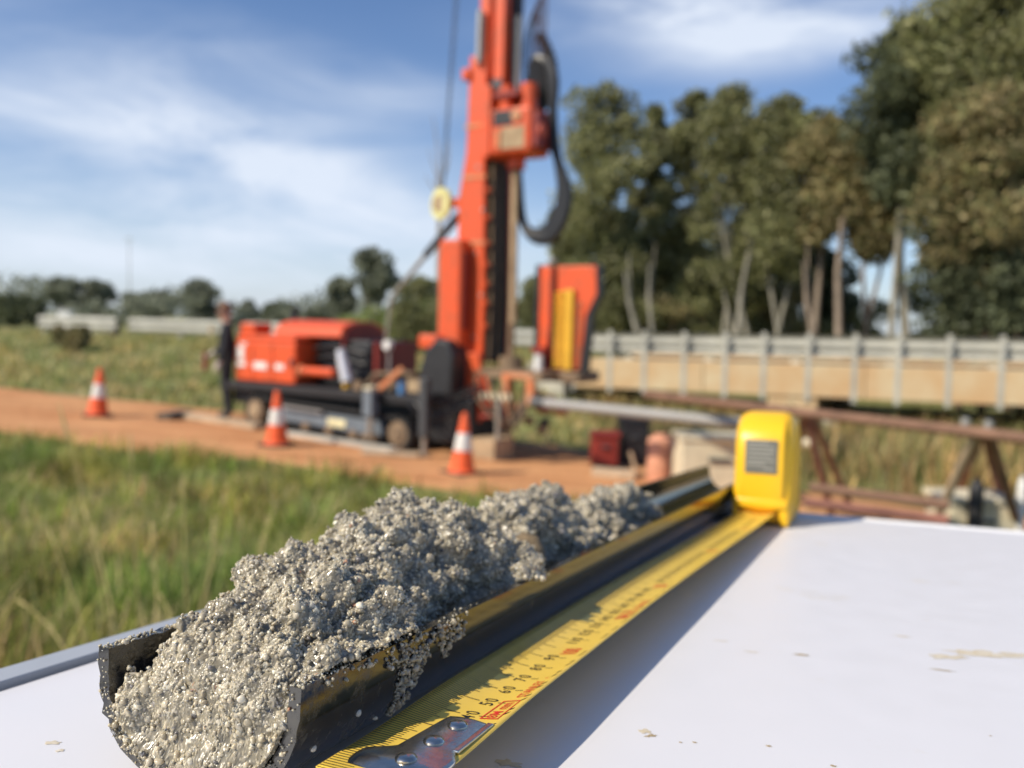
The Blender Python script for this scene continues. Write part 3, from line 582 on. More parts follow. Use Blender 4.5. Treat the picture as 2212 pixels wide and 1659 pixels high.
for z in (2.6, 3.45, 4.1): MB().box(3.48, 3.82, .588, .599, z, z + .05).build('mast_band', orgd, mast)
for k, z in enumerate((1.55, 1.85, 2.1, 2.35, 2.62, 2.95, 3.3)): MB().tube([(3.835, .63, z), (3.87, .62, z)], .036, 10).build('mast_bolt', org, mast, smooth=True)
bx = MB().box(3.27, 3.62, .36, .595, 1.27, 2.66).build('feed_cylinder_cover', org, rig, bevel=.04, seg=3); MB().box(3.60, 3.64, .40, .55, 1.5, 2.5).build('cover_hinge', red, bx)
MB().prism([(3.66, 1.2), (3.84, 1.2), (3.90, .75), (3.86, .30), (3.74, .30), (3.70, .75)], .5, .585).build('mast_foot', org, mast, bevel=.01)
for x, z0, z1 in ((3.62, .35, 1.3),): MB().box(x - .05, x + .05, .5, .58, z0, z1).build('mast_foot', org, mast, bevel=.01)
MB().prism([(3.80, .95), (3.95, .95), (4.05, .6), (4.0, .45), (3.88, .5)], .5, .58).build('mast_foot', org, mast, bevel=.01)
hdg = MB().box(3.86, 4.50, .55, 1.05, 3.72, 4.30).build('rotary_head', org, rig, bevel=.05, seg=3)
MB().box(3.80, 3.92, .52, 1.08, 3.7, 4.6).build('head_carriage', org, hdg, bevel=.02); MB().box(4.08, 4.42, .538, .549, 3.78, 4.05).build('dusty_plate', tan, hdg)
for (x, y, z, r_, mm) in ((4.05, .7, 4.30, .10, org), (4.35, .75, 4.30, .11, org), (4.2, .95, 4.3, .09, blk)): MB().tube([(x, y, z), (x, y, z + .30)], r_, 14).build('head_motor', mm, hdg, smooth=True)
MB().tube([(4.52, .7, 4.0), (4.60, .7, 4.0)], .09, 14).build('head_fitting', org, hdg, smooth=True); MB().box(3.96, 4.24, .535, .549, 4.08, 4.26).build('head_recess_shade', blk, hdg); MB().box(4.0, 4.06, .52, .55, 3.8, 4.02).build('head_rib', orgd, hdg); MB().tube([(4.3, .52, 4.18), (4.3, .55, 4.18)], .07, 14).build('head_cover', orgd, hdg); MB().box(3.93, 4.3, .56, .9, 4.44, 4.5).build('head_bracket', red, hdg); MB().tube([(4.12, .85, 3.58), (4.12, .85, 3.72)], .12, 14).build('chuck', org, hdg, smooth=True)  # black plate on the near face stands in for a recess in shade
MB().tube([(4.12, .85, -.25), (4.10, .85, 5.3)], .045, 12).build('drill_rod', brn, rig, smooth=True); MB().tube([(4.13, .85, 1.6), (4.11, .85, 3.55)], .05, 12).build('rod_sleeve', tan, rig, smooth=True)
MB().tube([(4.10, .85, 4.45), (4.09, .85, 5.5)], .06, 12).build('swivel', pipeg, rig, smooth=True)
def bez(pts, n=40):
    P = [Vector(p) for p in pts]; P = [2 * P[0] - P[1]] + P + [2 * P[-1] - P[-2]]; out = []
    for i in range(1, len(P) - 2):
        for k in range(8):
            t = k / 8; a, b, c, d = P[i - 1:i + 3]; out.append(.5 * (2 * b + (c - a) * t + (2 * a - 5 * b + 4 * c - d) * t * t + (3 * b - a - 3 * c + d) * t ** 3))
    return out + [P[-2]]
for k in range(5):
    o_ = k * .05; MB().tube(bez([(4.25 + o_, .9 + o_ * .4, 4.45), (4.33 + o_, .9, 4.95 - o_ * .4), (4.62 - o_ * .2, .9, 4.72 - o_ * .5), (4.60 + o_ * .2, .92, 3.95), (4.84 - o_ * .5, .95, 3.25), (4.72 - o_ * .6, .95, 2.78 + o_ * .6), (4.45, .95, 2.66 + o_ * .6), (4.18, .97, 2.9), (4.05, 1.0, 3.6)]), .056, 8).build('supply_hose', hose, rig, smooth=True)
for k in range(12): MB().box(-.055, .055, 1.06, 1.16, -.045, .045, Matrix.Translation((4.30 + .17 * math.sin(k * .29), 0, 4.35 + k * .085)) @ Matrix.Rotation(.15 * math.cos(k), 4, 'Y')).build('cable_chain_link', blk, rig)
for k in range(6): MB().tube(bez([(3.86, .70 + k * .05, 1.1), (3.88 + .01 * k, .70 + k * .05, 2.2), (3.86 + .02 * (k % 2), .70 + k * .05, 3.6), (3.9, .72 + k * .05, 4.3)]), .017, 6).build('mast_hose', blk if k % 3 else brn, rig, smooth=True)
for k in range(5): MB().tube(bez([(3.0 + .1 * k, .1, .66), (3.2 + .08 * k, -.02, .45 + .05 * k), (3.5, .1, .35 + .06 * k), (3.9, .45, .6 + .05 * k)]), .018, 6).build('hydraulic_hose', hose, rig, smooth=True)
for k in range(6): MB().tube([(3.70 + (k % 2) * .09, .588, 1.4 + k * .55), (3.70 + (k % 2) * .09, .599, 1.4 + k * .55)], .022, 8).build('mast_bolt', stl, mast)
MB().box(3.88, 4.02, .60, .68, 4.55, 4.68).build('hose_clamp', dkg, rig); MB().box(4.46, 4.58, .6, .95, 3.78, 4.22).build('head_plate', red, rig, bevel=.02)
for k in range(4): MB().tube(bez([(4.2 + k * .05, 1.0, 4.4), (4.1 + k * .05, 1.0, 5.1), (4.25 + k * .05, 1.0, 5.6 + .1 * k), (4.3 + .04 * k, 1.0, 4.9)]), .012, 6).build('thin_hose', mat('maroon_hose', (.07, .02, .02), .5) if k % 2 else blk, rig, smooth=True)
cl = MB().box(3.70, 4.80, .5, 1.2, .88, 1.0).build('clamp_table', brn, rig, bevel=.02)
MB().tube([(4.12, .85, 1.0), (4.12, .85, 1.16)], .16, 16).build('rod_clamp', brn, cl, smooth=True); MB().box(3.9, 4.35, .47, .499, .62, .70).build('drip_tray', cream, cl)
MB().box(4.22, 4.31, .48, .56, .30, .96).build('guide_bracket', orgd, rig, bevel=.01); MB().box(4.31, 4.66, .48, .55, .90, .97).build('guide_bracket', orgd, rig, bevel=.01); MB().box(4.58, 4.68, .48, .55, .58, .90).build('guide_bracket', orgd, rig, bevel=.01)
MB().tube([(3.9, .5, .38), (4.2, .48, .42), (4.3, .5, .5)], .03, 8).build('red_pipe', red, rig, smooth=True)
MB().tube([(4.22, .42, -.27), (4.22, .42, .62)], .035, 10).build('prop', stl, rig, smooth=True)
gp = MB().prism([(4.68, 2.34), (5.24, 2.34), (5.26, 1.98), (5.12, 1.72), (5.05, 1.02), (4.80, 1.02), (4.70, 1.9)], 1.0, 1.05).build('rod_guard', org, rig, bevel=.012)
MB().prism([(4.43, 2.34), (4.63, 2.34), (4.66, 1.9), (4.56, 1.25), (4.45, 1.02)], 1.0, 1.05).build('guard_wing', org, gp, bevel=.012)
MB().box(4.38, 4.43, .98, 1.12, 1.0, 2.36).build('guard_frame', blk, gp); MB().prism([(5.06, 1.0), (5.14, 1.0), (5.2, 1.72), (5.30, 1.96), (5.28, 2.36), (5.25, 2.36), (5.27, 1.98), (5.13, 1.72)], 1.0, 1.12).build('guard_frame', blk, gp)
MB().box(4.44, 5.04, 1.07, 1.11, 1.0, 2.34).build('guard_back', red, gp)
MB().tube([(4.64, .97, 2.36), (4.64, .97, 1.3)], .02, 8).build('guard_rod', blk, gp); MB().lathe([(.0, 2.42), (.05, 2.44), (.06, 2.40), (.0, 2.36)], (4.6, 1.02, 0), 12).build('guard_knob', pipeg, gp)
MB().box(4.79, 4.97, .95, .985, 1.02, 2.04).build('yellow_guide', mat('yellow_in_shade', (.45, .22, .02), .6), gp, bevel=.01); MB().box(4.87, 4.96, .93, .949, 1.02, 2.04).build('yellow_rail', yel, gp, bevel=.006)  # darker yellow backing paints the shade in the gaps between the rungs
for k in range(17): MB().tube([(4.70, .955, 1.06 + k * .058), (4.88, .94, 1.07 + k * .058)], .017, 6).build('guide_rung', yel, gp)
for k in range(15): MB().tube([(5.0, .975, 1.06 + k * .058), (5.06, .985, 1.07 + k * .058)], .014, 6).build('guard_tooth', orgd, gp)
MB().box(4.40, 5.10, .9, 1.5, .86, 1.0).build('guard_shelf', brn, gp, bevel=.03); MB().tube([(4.52, .88, 1.0), (4.52, .88, 1.2)], .06, 12).build('white_flask', whi, gp, smooth=True); MB().box(4.42, 4.6, .86, .95, 1.22, 1.30).build('flask_cap', red, gp)
pu = MB().tube([(3.10, .58, 3.16), (3.12, .64, 3.16)], .21, 28).build('hose_reel', lime, rig, smooth=True); MB().tube([(3.11, .555, 3.16), (3.11, .58, 3.16)], .11, 20).build('reel_hub', tan, pu, smooth=True); MB().box(3.15, 3.42, .60, .66, 3.1, 3.22).build('reel_bracket', org, pu)
MB().tube([(3.30, .75, 3.02), (2.75, .75, 2.50)], .055, 12).build('raising_strut', dkg, rig, smooth=True); MB().tube([(2.75, .75, 2.50), (2.15, .75, 1.92), (1.95, .8, .65)], [.035, .03, .028], 10).build('raising_strut', stl, rig, smooth=True)
MB().tube([(3.05, .7, 1.3), (3.03, .7, 2.6)], .02, 8).build('thin_post', brn, rig)
for x0, x1 in ((3.36, 3.12), (3.42, 3.14)): MB().tube([(x0 + .02, .6, 7.6), (x1, .6, 3.3)], .008, 5).build('winch_cable', dkg, rig)
for k in range(16):
    x = 3.75 + (k * .37) % 1.0; y = .45 + (k * .29) % .7; z = .1 + (k * .23) % .75; q = .03 + (k * .017) % .05
    MB().box(x - q, x + q * 1.6, y, y + q * 2, z - q, z + q * 1.3, Matrix.Rotation(.02 * k, 4, 'Z')).build('fitting', (brn, blk, orgd, dkg, tan, red)[k % 6], rig, bevel=.008)
for k in range(5): MB().tube(bez([(3.8 + .1 * k, .5, .9), (3.95 + .12 * k, .42, .55 - .05 * k), (4.3 + .05 * k, .5, .35), (4.6, .6, .85)]), .016, 6).build('hydraulic_hose', hose if k % 2 else brn, rig, smooth=True)
MB().box(3.9, 4.25, .3, .75, -.30, .12).build('timber_pad', tan, rig, bevel=.01)

# ------------------------------------------------------------------ things lying about
wood = mat('weathered_plank', (.50, .38, .25), .85, var=.25, scale=5); wood2 = mat('grey_plank', (.48, .45, .38), .85, var=.2, scale=5); rust = mat('rusty_brown_steel', (.22, .12, .075), .8, var=.3, scale=4); rusty2 = mat('red_brown_steel', (.24, .10, .07), .75, var=.3, scale=4)
def plank(p0, p1, w, t, mt, lab, name='timber_plank', lift=0):
    P0, P1 = gnd(*p0), gnd(*p1); d = P1[:2] - P0[:2]; L_ = np.linalg.norm(d); M = frame2(P0, d); z0 = float(gz(*P0[:2])) + .035 + lift; z1 = float(gz(*P1[:2])) + .035 + lift
    sl_ = math.atan2(z1 - z0, L_); M = M @ Matrix.Translation((0, 0, z0)) @ Matrix.Rotation(-sl_, 4, 'Y')
    o = MB().box(0, L_, -w / 2, w / 2, 0, t).build(name, mt, bevel=.006); o.matrix_world = M; tag(o, lab, 'plank')
plank((395, 906), (560, 932), .2, .07, wood, 'pale timber plank lying on the dirt behind the rig')
plank((352, 912), (402, 903), .22, .09, tim, 'short dark timber offcut at the end of the pale plank')
plank((620, 945), (850, 982), .16, .05, wood2, 'long grey plank on the dirt beside the rig track')
plank((1280, 1032), (1372, 1042), .22, .09, wood, 'short timber block on the dirt right of the rig')
plank((780, 985), (905, 992), .2, .04, wood, 'short flat board under the front jack of the rig')

def person():
    P = gnd(489, 906); T_ = thing('person', 'person in dark clothes and brown hat standing behind the engine cover', 'person', loc=(P[0], P[1], float(gz(P[0], P[1])) + .01))
    J = {'pel': (0, 0, .95), 'wai': (0, .0, 1.08), 'che': (0, .01, 1.32), 'nec': (0, .0, 1.48), 'hed': (0, -.03, 1.62), 'top': (0, -.02, 1.71),
         'hl': (-.10, 0, .90), 'kl': (-.11, -.03, .49), 'al': (-.12, .02, .09), 'tl': (-.13, -.14, .03), 'hr': (.10, 0, .90), 'kr': (.10, .02, .49), 'ar': (.09, .06, .09), 'tr': (.09, -.10, .03),
         'sl': (-.18, .01, 1.40), 'el': (-.25, -.04, 1.13), 'wl': (-.22, -.24, .98), 'pl': (-.21, -.31, .95), 'sr': (.18, .01, 1.40), 'er': (.26, .0, 1.12), 'wr': (.25, -.10, .88), 'pr': (.25, -.13, .80)}
    rad = dict(pel=.15, wai=.135, che=.155, nec=.06, hed=.095, top=.075, hl=.105, kl=.068, al=.05, tl=.045, hr=.105, kr=.068, ar=.05, tr=.045, sl=.07, el=.05, wl=.034, pl=.038, sr=.07, er=.05, wr=.034, pr=.038)
    E_ = [('pel', 'wai'), ('wai', 'che'), ('che', 'nec'), ('nec', 'hed'), ('hed', 'top'), ('pel', 'hl'), ('hl', 'kl'), ('kl', 'al'), ('al', 'tl'), ('pel', 'hr'), ('hr', 'kr'), ('kr', 'ar'), ('ar', 'tr'), ('che', 'sl'), ('sl', 'el'), ('el', 'wl'), ('wl', 'pl'), ('che', 'sr'), ('sr', 'er'), ('er', 'wr'), ('wr', 'pr')]
    for sd in 'lr':
        p = Vector(J['p' + sd]); d = (p - Vector(J['w' + sd])).normalized(); sidev = Vector((1, 0, 0))
        for k in range(5):
            a = p + sidev * (k - 2) * .018 + d * .03; b = a + d * (.04 if k in (1, 2, 3) else .03) + Vector((0, 0, -.012)); nm = 'f%s%d' % (sd, k)
            J[nm] = tuple(a); J[nm + 'b'] = tuple(b); rad[nm] = .009; rad[nm + 'b'] = .008; E_ += [('p' + sd, nm), (nm, nm + 'b')]
    ks = list(J); me = bpy.data.meshes.new('body'); me.from_pydata([J[k] for k in ks], [(ks.index(a), ks.index(b)) for a, b in E_], []); o = bpy.data.objects.new('body', me); COL.objects.link(o)
    md = o.modifiers.new('s', 'SKIN'); sv = me.skin_vertices[0].data
    for i, k in enumerate(ks): sv[i].radius = (rad[k] * 1.1, rad[k] * 1.1); sv[i].use_root = (k == 'pel')
    o.modifiers.new('ss', 'SUBSURF').levels = 2
    dg = bpy.context.evaluated_depsgraph_get(); me2 = bpy.data.meshes.new_from_object(o.evaluated_get(dg)); bpy.data.objects.remove(o)
    mats = [mat('navy_cloth', (.018, .02, .026), .9), mat('dark_trousers', (.025, .026, .03), .9), mat('skin_tone', (.42, .24, .17), .5), mat('work_boots', (.06, .045, .035), .7), mat('pale_glove', (.62, .55, .50), .8)]
    me2.materials.clear(); [me2.materials.append(q) for q in mats]
    for p in me2.polygons:
        c = p.center; p.use_smooth = True
        if c.z > 1.49: p.material_index = 2
        elif c.z < .11: p.material_index = 3
        elif (c.y < -.20 and c.z > .85) or (c.x > .2 and c.z < .90 and c.z > .6): p.material_index = 4
        elif c.z < .98 and abs(c.x) < .2: p.material_index = 1
        else: p.material_index = 0
    b = bpy.data.objects.new('body', me2); COL.objects.link(b); b.parent = T_
    MB().lathe([(.0, 1.80), (.06, 1.795), (.092, 1.76), (.10, 1.70), (.102, 1.69), (.15, 1.685), (.15, 1.68), (.10, 1.675)], (0, -.02, 0), 20).build('hat', mat('brown_felt', (.20, .11, .07), .9), T_, smooth=True)
    MB().prism([(-.03, 1.60), (.03, 1.60), (.012, 1.645), (-.012, 1.645)], -.135, -.10).build('nose', mats[2], T_, bevel=.006)
    MB().box(-.26, -.16, -.36, -.30, .72, 1.02).build('red_cloth', mat('red_cloth', (.30, .035, .04), .9), T_, bevel=.025)
    T_.rotation_euler = (0, 0, R(-75))
person()

def trestle():
    top0 = at(1395, 852, 9.8); top1 = at(2215, 946, 6.2); top1 = at(2260, 952, 6.0)
    T = thing('pipe_trestle', 'long rusty brown steel trestle with splayed legs behind the table', 'trestle', loc=tuple((top0 + top1) / 2)); C0 = (top0 + top1) / 2
    l = lambda p: Vector(np.array(p) - C0)
    MB().tube([l(top0), l(top1)], .045, 12).build('top_beam', rust, T, smooth=True)
    D = (top1 - top0); D = D / np.linalg.norm(D); side = np.array([D[1], -D[0], 0]); side /= np.linalg.norm(side)
    def leg(px, py, dpp, ex, ey, mt, r_=.035):
        a = at(px, py, dpp); b = at(ex, ey, 1.0); d_ = ray(ex, ey); 
        t = dpp
        for i in range(40):
            q = CAM + d_ * t; t += (q[2] - float(gz(q[0], q[1]))) / max(-d_[2], .05) * .7
        b = CAM + d_ * t; MB().tube([l(a), l(b)], r_, 10).build('leg', mt, T, smooth=True)
    for (px, py, dpp, ex, ey, mt) in ((2110, 935, 6.45, 1995, 1180, wood), (2118, 936, 6.45, 2065, 1085, rust), (2130, 940, 6.4, 2175, 1130, rusty2), (2140, 940, 6.4, 2215, 1190, rust), (1742, 893, 7.9, 1800, 1130, rusty2), (1738, 893, 7.95, 1700, 1085, rust), (1752, 893, 7.9, 1835, 1090, rust)): leg(px, py, dpp, ex, ey, mt)
    for (a, b, z, mt) in (((1750, 1052), (2050, 1092), .33, rust), ((1740, 1085), (2050, 1125), .30, rusty2)):
        pa, pb = onz(*a, z), onz(*b, z); MB().tube([l(pa), l(pb)], .04, 8).build('lower_rail', mt, T, smooth=True)
    for px, py, dpp in ((2085, 915, 6.55), (2135, 920, 6.4)):
        a = at(px, py, dpp); MB().lathe([(0, .05), (.03, .04), (.035, 0), (.03, -.04), (.02, -.1)], l(a), 12).build('pin', stl, T, smooth=True)
trestle()
def pipe(a, b, da, db, r_, mt, lab):
    A_, B_ = at(*a, da), at(*b, db); T = thing('casing_pipe', lab, 'pipe', loc=tuple(A_)); D = Vector(B_ - A_); n = D.normalized()
    m = MB().tube([(0, 0, 0), D], r_, 18, cap=False).tube([n * .001, D - n * .001], r_ * .86, 18, cap=False); m.build('pipe_wall', mt, T, smooth=True); MB().tube([D * .0, D * .06], r_ * 1.12, 18).build('coupling', dkg, T, smooth=True)
pipe((1150, 868), (1700, 925), 10.4, 8.7, .062, pipeg, 'long grey casing pipe resting across behind the rig clamp')
pipe((1480, 944), (1760, 958), 9.6, 8.7, .045, cream, 'cream pipe lying below the grey casing pipe')
def crate(px0, px1, py0, py1, dp, depth, mt, lab, cat, name, feet=True):
    A_ = at(px0, py1, dp); B_ = at(px1, py0, dp); g = float(gz((A_[0] + B_[0]) / 2, A_[1])); T = thing(name, lab, cat, loc=((A_[0] + B_[0]) / 2, A_[1], g)); w = (B_[0] - A_[0]) / 2; h = B_[2] - g
    MB().box(-w, w, 0, depth, .04, h - .06).build('body', mt, T, bevel=.03, seg=3); MB().box(-w - .02, w + .02, -.02, depth + .02, h - .06, h).build('lid', mt, T, bevel=.015); MB().box(-w * .3, w * .3, -.035, -.001, h * .6, h * .66).build('handle', dkg, T, bevel=.01)
    for sx in (-1, 1): MB().box(sx * w * .7 - .04, sx * w * .7 + .04, .02, depth - .02, -.06, .04).build('foot', tim, T)
crate(1470, 1640, 945, 1015, 9.4, .5, cream, 'cream coloured box under the pipes beside the tape measure case', 'box', 'storage_box')
crate(1278, 1338, 935, 1012, 10.9, .3, red, 'dark red metal box standing on the dirt by the rig', 'box', 'metal_box')
crate(1340, 1402, 905, 1012, 11.2, .5, blk, 'black box behind the salmon coloured cylinder', 'box', 'storage_box')
crate(2050, 2205, 1078, 1112, 7.4, .45, cream, 'low pale box on the ground behind the trestle legs', 'box', 'storage_box')
def cyl(px, py0, py1, dp, r_, mt, lab, name, cat):
    A_ = at(px, py1, dp); g = float(gz(A_[0], A_[1])); h = at(px, py0, dp)[2] - g; T = thing(name, lab, cat, loc=(A_[0], A_[1], g))
    MB().lathe([(0, 0.0), (r_ * .95, 0), (r_, .02), (r_ * .98, h * .9), (r_ * .9, h * .97), (r_ * .55, h)], n=22).build('body', mt, T, smooth=True); MB().lathe([(r_ * .56, h), (r_ * .56, h + .03), (0, h + .035)], n=18).build('cap', mt, T, smooth=True)
cyl(1424, 942, 1035, 10.2, .155, mat('salmon_plastic', (.66, .32, .20), .55), 'salmon coloured upright cylinder on the dirt', 'water_cooler', 'cooler')
cyl(2108, 1040, 1090, 7.3, .06, blk, 'black upright flask by the trestle legs', 'flask', 'flask')
cyl(2206, 1036, 1080, 7.4, .036, whi, 'white bottle beside the trestle end', 'bottle', 'bottle')
def stake():
    A_ = gnd(1380, 1040); B_ = at(1362, 975, np.dot(A_ - CAM, fwd)); T = thing('wooden_stake', 'thin wooden stake leaning on the dirt before the black box', 'stake', loc=tuple(A_)); D = Vector(B_ - A_)
    MB().tube([D * -.1, D], .022, 6).build('shaft', wood, T); MB().tube([D, D * 1.06], [.022, .004], 6).build('tip', wood, T)
stake()

# ------------------------------------------------------------------ table, local frame: x right of the tube, y along the tube, z up
yT0, bT, cT = .0876, .035, .0145
cw = lambda q: q[0] * RT - q[1] * UP + q[2] * fwd
Uc = np.array([.406, bT * .406 + cT * .914, .914]); Uc /= np.linalg.norm(Uc); Nc = np.array([bT, -1, cT]); Nc /= np.linalg.norm(Nc); Vc = np.cross(Uc, Nc); Vc = Vc if Vc[0] > 0 else -Vc
Uw, Vw, Nw = cw(Uc), cw(Vc), cw(Nc); Ow = CAM + cw(np.array([0, yT0, 0]))
MT = Matrix(((Vw[0], Uw[0], Nw[0], Ow[0]), (Vw[1], Uw[1], Nw[1], Ow[1]), (Vw[2], Uw[2], Nw[2], Ow[2]), (0, 0, 0, 1)))

def table_mat():
    mt = bpy.data.materials.new('white_laminate'); mt.use_nodes = True; N, L = nodes(mt); b = N['Principled BSDF']; b.inputs['Roughness'].default_value = .38; b.inputs['Specular IOR Level'].default_value = .4
    tc = N.new('ShaderNodeTexCoord')
    t = N.new('ShaderNodeTexNoise'); t.inputs['Scale'].default_value = 16; t.inputs['Detail'].default_value = 8; t.inputs['Roughness'].default_value = .7; L.new(tc.outputs['Object'], t.inputs[0])
    r = N.new('ShaderNodeValToRGB'); e = r.color_ramp.elements; e[0].position = .60; e[0].color = (0, 0, 0, 1); e[1].position = .74; e[1].color = (1, 1, 1, 1); L.new(t.outputs[0], r.inputs[0])
    mx = N.new('ShaderNodeMix'); mx.data_type = 'RGBA'; mx.inputs['A'].default_value = (.80, .79, .80, 1); mx.inputs['B'].default_value = (.70, .62, .47, 1)
    g = N.new('ShaderNodeMath'); g.operation = 'MULTIPLY'; g.inputs[1].default_value = .6; L.new(r.outputs[0], g.inputs[0]); L.new(g.outputs[0], mx.inputs['Factor']); L.new(mx.outputs['Result'], b.inputs['Base Color'])
    t2 = N.new('ShaderNodeTexNoise'); t2.inputs['Scale'].default_value = 60; t2.inputs['Detail'].default_value = 5; L.new(tc.outputs['Object'], t2.inputs[0])
    m2 = N.new('ShaderNodeMapRange'); m2.inputs[3].default_value = .28; m2.inputs[4].default_value = .55; L.new(t2.outputs[0], m2.inputs[0]); L.new(m2.outputs[0], b.inputs['Roughness']); return mt
alu = mat('aluminium_trim', (.40, .43, .47), .55, metal=0, var=.06, scale=20, spec=.3)
tb = thing('white_table', 'white laminate table with grey metal edge trim', 'table', M=MT)
MB().box(-.228, .62, -.45, .7275, -.022, 0).build('table_top', table_mat(), tb)
MB().box(-.2405, -.2300, -.45, .74, -.03, .0022).build('edge_trim', alu, tb, bevel=.0004); MB().box(-.2299, -.2281, -.45, .7276, -.03, -.0012).build('trim_gap', blk, tb)
MB().box(-.2299, .62, .7277, .735, -.03, .0012).build('edge_trim', alu if False else mat('white_edge', (.78, .78, .77), .35, var=.03), tb, bevel=.001)
MB().box(-.17, .56, -.40, -.37, -.06, -.023).build('apron', alu, tb); MB().box(-.17, .56, .64, .67, -.06, -.023).build('apron', alu, tb)
for x in (-.18, .56):
    for y in (-.385, .655): 
        P_ = MT @ Vector((x, y, -.06)); ln = P_.z - float(gz(P_.x, P_.y)); MB().tube([(x, y, -.024), (x, y, -.05 - ln)], .014, 10).build('leg', alu, tb, smooth=True)
mud = mat('dried_mud_film', (.60, .50, .33), .9, scale=300, col2=(.74, .68, .56))
mudd = mat('dried_mud_spot', (.42, .32, .18), .9, scale=300)
Mti = MT.inverted()
def onT(px, py, h=0.0):
    d = Mti.to_3x3() @ Vector(ray(px, py)); c = Mti @ Vector(CAM); t = (h - c.z) / d.z; return c + d * t
for i, (px, py, a, b_, rot, mm) in enumerate([(1395, 1580, .0030, .0022, .3, mud), (1405, 1590, .0022, .0012, .9, mudd), (1660, 1612, .0011, .0008, 0, mudd), (1625, 1409, .0040, .0008, .1, mud), (1733, 1415, .0042, .0014, .2, mudd), (2120, 1412, .016, .006, .2, mud), (2050, 1420, .010, .004, .5, mud), (2035, 1448, .007, .0012, .1, mudd), (1500, 1604, .0009, .0006, 0, mudd), (1470, 1604, .0007, .0005, 0, mudd), (1800, 1655, .0012, .0008, 0, mudd),
                                             (2140, 1590, .0006, .0004, 0, mudd), (115, 1605, .0030, .0016, .4, mud), (130, 1622, .0014, .0010, .4, mud), (1100, 1650, .005, .003, 0, mud), (1560, 1385, .004, .001, .3, mud), (2200, 1415, .010, .004, 0, mud), (1950, 1375, .005, .001, .2, mud)]):
    c = onT(px, py); n = 22; vs = [(0, 0, .0002)]
    for k in range(n):
        t = 6.2832 * k / n; rr = .62 + .55 * noise.noise(Vector((math.cos(t) * 1.8 + i * 7.3, math.sin(t) * 1.8, 0))) ; x_ = math.cos(t) * a * rr; y_ = math.sin(t) * b_ * rr; vs.append((x_ * math.cos(rot) - y_ * math.sin(rot), x_ * math.sin(rot) + y_ * math.cos(rot), .00012))
    MB().add([(c.x + v[0], c.y + v[1], v[2]) for v in vs], [(0, k + 1, (k + 1) % n + 1) for k in range(n)]).build('mud_stain', mm, tb)

# ---- split tube
RO, RI, VC0, U0, U1 = .0285, .0255, -.1383, .1400, .842
ZC = .0270                                     # height of the rims; the tube is a little flatter than half round
ZO, ZI = ZC - .0003, ZC - .0033
def oval(c, sg): return math.copysign(abs(c) ** (2 / sg), c)
def tube_mat():
    mt = bpy.data.materials.new('black_glossy_plastic'); mt.use_nodes = True; N, L = nodes(mt); b = N['Principled BSDF']
    tc = N.new('ShaderNodeTexCoord'); sp = N.new('ShaderNodeSeparateXYZ'); L.new(tc.outputs['Object'], sp.inputs[0])
    t = N.new('ShaderNodeTexNoise'); t.inputs['Scale'].default_value = 130; t.inputs['Detail'].default_value = 8; t.inputs['Roughness'].default_value = .75; L.new(tc.outputs['Object'], t.inputs[0])
    near = N.new('ShaderNodeMapRange'); near.inputs[1].default_value = .145; near.inputs[2].default_value = .21; near.inputs[3].default_value = .12; near.inputs[4].default_value = .0; L.new(sp.outputs[1], near.inputs[0])
    ad = N.new('ShaderNodeMath'); L.new(t.outputs[0], ad.inputs[0]); L.new(near.outputs[0], ad.inputs[1])
    r = N.new('ShaderNodeValToRGB'); e = r.color_ramp.elements; e[0].position = .56; e[0].color = (.010, .011, .013, 1); e[1].position = .9; e[1].color = (.10, .092, .072, 1); L.new(ad.outputs[0], r.inputs[0]); L.new(r.outputs[0], b.inputs['Base Color'])
    mr = N.new('ShaderNodeMapRange'); b.inputs['Specular IOR Level'].default_value = .9; mr.inputs[1].default_value = .56; mr.inputs[2].default_value = .85; mr.inputs[3].default_value = .07; mr.inputs[4].default_value = .75; L.new(ad.outputs[0], mr.inputs[0]); L.new(mr.outputs[0], b.inputs['Roughness'])
    bp = N.new('ShaderNodeBump'); bp.inputs['Strength'].default_value = .12; bp.inputs['Distance'].default_value = .0003; L.new(ad.outputs[0], bp.inputs['Height']); L.new(bp.outputs[0], b.inputs['Normal']); return mt
def split_tube():
    nu, na = 240, 40; us = np.concatenate([np.linspace(U0, .2, 90), np.linspace(.203, U1, nu - 90)])
    vs = []
    for u in us:
        near = max(0, 1 - (u - U0) / .06)
        ch = .0006 * fbm(u * 350, 1) * near
        endw = .0010 * near
        for ri, rr in enumerate((RO, RI)):
            for k in range(na + 1):
                a = math.pi * (1 + k / na); rim = (ch if k in (0, na) else 0)
                uu = u + (.0009 * fbm(k * .9, ri * 3, 4) if u == us[0] else 0)
                vs.append((VC0 + rr * oval(math.cos(a), 2.6), uu, ZC + (ZO, ZI)[ri] * oval(math.sin(a), 2.6) + rim))
    v = np.array(vs); n2 = 2 * (na + 1); fs = []
    for i in range(len(us) - 1):
        for k in range(na):
            a = i * n2 + k; fs.append((a, a + 1, a + 1 + n2, a + n2)); b = a + na + 1; fs.append((b, b + n2, b + 1 + n2, b + 1))
        for k in (0, na): a = i * n2 + k; b = a + na + 1; fs.append((a, a + n2, b + n2, b) if k == 0 else (a, b, b + n2, a + n2))
    for i in (0, len(us) - 1):
        for k in range(na): a = i * n2 + k; b = a + na + 1; fs.append((a, b, b + 1, a + 1))
    o = mesh_np('split_sample_tube', v, np.array(fs), tube_mat(), smooth=False, M=MT)
    bm = bmesh.new(); bm.from_mesh(o.data); bmesh.ops.recalc_face_normals(bm, faces=bm.faces); bm.to_mesh(o.data); bm.free()
    for p in o.data.polygons: p.use_smooth = True
    try: o.data.set_sharp_from_angle(angle=R(35))
    except Exception: pass
    tag(o, 'black plastic half tube lying on the table holding wet sand', 'sample tube')
split_tube()

